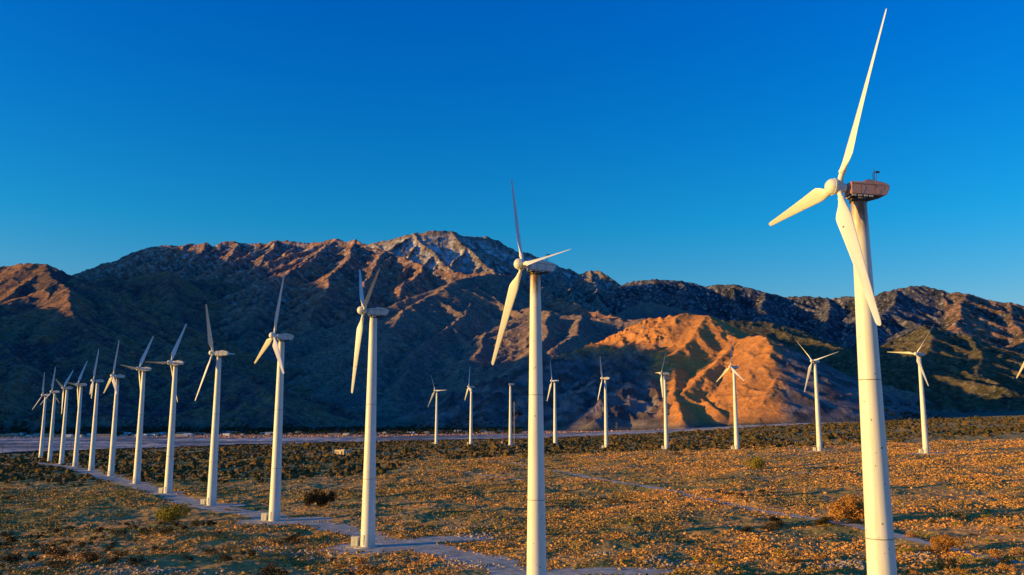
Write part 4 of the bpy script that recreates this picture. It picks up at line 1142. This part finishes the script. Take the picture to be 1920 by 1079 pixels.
for L, Wd, Hh, gb, mw, mr in [(16,9,3.4,1,m_wallC,m_roofB),(13,9,3.2,1,m_wallA,m_roofA),(20,10,4.2,0,m_wallA,m_roofB),(12,8,3.2,1,m_wallB,m_roofC),(26,12,5.0,0,m_wallB,m_roofA),(15,7,3.0,0,m_wallC,m_roofB)]:
    a_, b_, c_ = house_parts(L, Wd, Hh, gb); types.append((a_.mesh('wall', mw), b_.mesh('roof', mr), c_.mesh('window', m_pane)))
town = [(10,821,4),(22,819,2),(42,820,0),(55,821,5),(92,821,4),(110,820,3),(70,818,1),(128,816,0),(150,817,1),(182,818,5),(160,820,3),(172,815,0),(196,818,4),(208,816,1),
        (120,819,1),(138,818,3),(232,813,5),(240,811,0),(247,814,2),(255,812,1),(262,815,5),(275,811,0),(282,813,2),(290,810,5),(293,815,1),(300,813,0),(285,816,2),(306,811,1),(337,812,2),(344,816,4),(352,814,0),(360,814,5),(372,813,1),(382,815,0),(390,813,5),(430,806,1),(437,807,2),(425,813,0),(450,813,5),(495,812,5),(505,812,0),(545,811,3),(560,811,1),(627,811,4),(650,809,1),(678,810,3),(700,809,5),(722,808,1),(745,808,3),(770,808,0),(800,807,4),(806,806,5),(822,806,1),(858,805,0),(870,804,5),(905,805,1),(918,806,2),(940,804,5)]
rs = random.Random(3)
for i_, (u, v, ty) in enumerate(town):
    D_ = 1760 + rs.uniform(0, 140) + max(0, (814 - v)) * 12
    x_, y_, _z = pt(u, v, D_)
    z_ = float(gz(x_, y_))
    t = empty('house', (x_, y_, z_), rad(rs.choice([0, 8, -12, 90]) + rs.uniform(-6, 6)))
    desc = ['white gabled house', 'pale house with grey gable roof', 'long pale building with flat metal roof', 'tan house with brown roof', 'tan flat-roofed building', 'low white trailer home'][ty]
    zone_ = 'left of the leftmost turbine' if u < 75 else 'behind the five leftmost turbines' if u < 215 else 'in the town behind the left row' if u < 400 else 'left of the third nearest tower' if u < 690 else 'below the hills left of the central tower'
    tag(t, f'tiny {desc} {zone_}', 'house', f'{desc}s {zone_}')
    w_, r_, p_ = types[ty]; link('wall', w_, t); link('roof', r_, t); link('window', p_, t)

# wooded belt behind the town
def wood(name, n_, u0, u1, d0, d1, lab, h0=7):
    u = g.uniform(u0, u1, n_); D_ = d0 + (d1 - d0) * g.uniform(0, 1, n_)
    x = (u - 960) / F * D_; y = D_; cl_ = fbm(x, y, 120, 2, 801) > -0.25
    x, y = x[cl_], y[cl_]; m_ = len(x); z = gz(x, y)
    V0, F0 = leaf_cloud(44, 0.15, 5, 0.95, 5)
    sz = g.uniform(0.6, 1.3, m_) * h0
    tone = g.uniform(.6, 1.3, (m_, 1))
    me = scatter_mesh(name, V0, F0, np.stack([x, y, z - 0.5], 1), np.stack([sz, sz, sz * g.uniform(.8, 1.4, m_)], 1), g.uniform(0, 6.28, m_), 0.02, m_tuft, np.array([.032, .042, .024]) * tone)
    o = link(name, me); tag(o, lab, 'trees', kind='stuff'); return o
wood('tree_belt', 2300, -60, 980, 1830, 2350, 'dark belt of trees around the town at the foot of the mountains')
wood('tree_belt', 260, 1640, 1960, 1900, 2300, 'dark line of trees behind the far right edge of the desert', 9)

# low scrub added on the far bank to catch sun and look lit
n_ = 9000
u = g.uniform(-50, 1430, n_); x = None
D_ = 1560 + g.uniform(0, 1, n_) * 420
x = (u - 960) / F * D_; y = D_
yfar = np.interp(x, fx, fy); ok_ = (y > yfar + 5) & (y < yfar + 260)
x, y = x[ok_], y[ok_]; z = gz(x, y); m_ = len(x); sz = g.lognormal(0.35, 0.35, m_)
V0, F0 = dome(6, 2)
me = scatter_mesh('sun_catching_scrub', V0, F0, np.stack([x, y, z], 1), np.stack([sz, sz, sz * .8], 1), g.uniform(0, 6.28, m_), 0.15, m_tuft, np.array([.62, .32, .19]) * g.uniform(.5, 1.15, (m_, 1)))
tag(link('sun_catching_scrub', me), 'pinkish orange scrub added to catch sun along the far bank of the wash', 'scrub', kind='stuff')
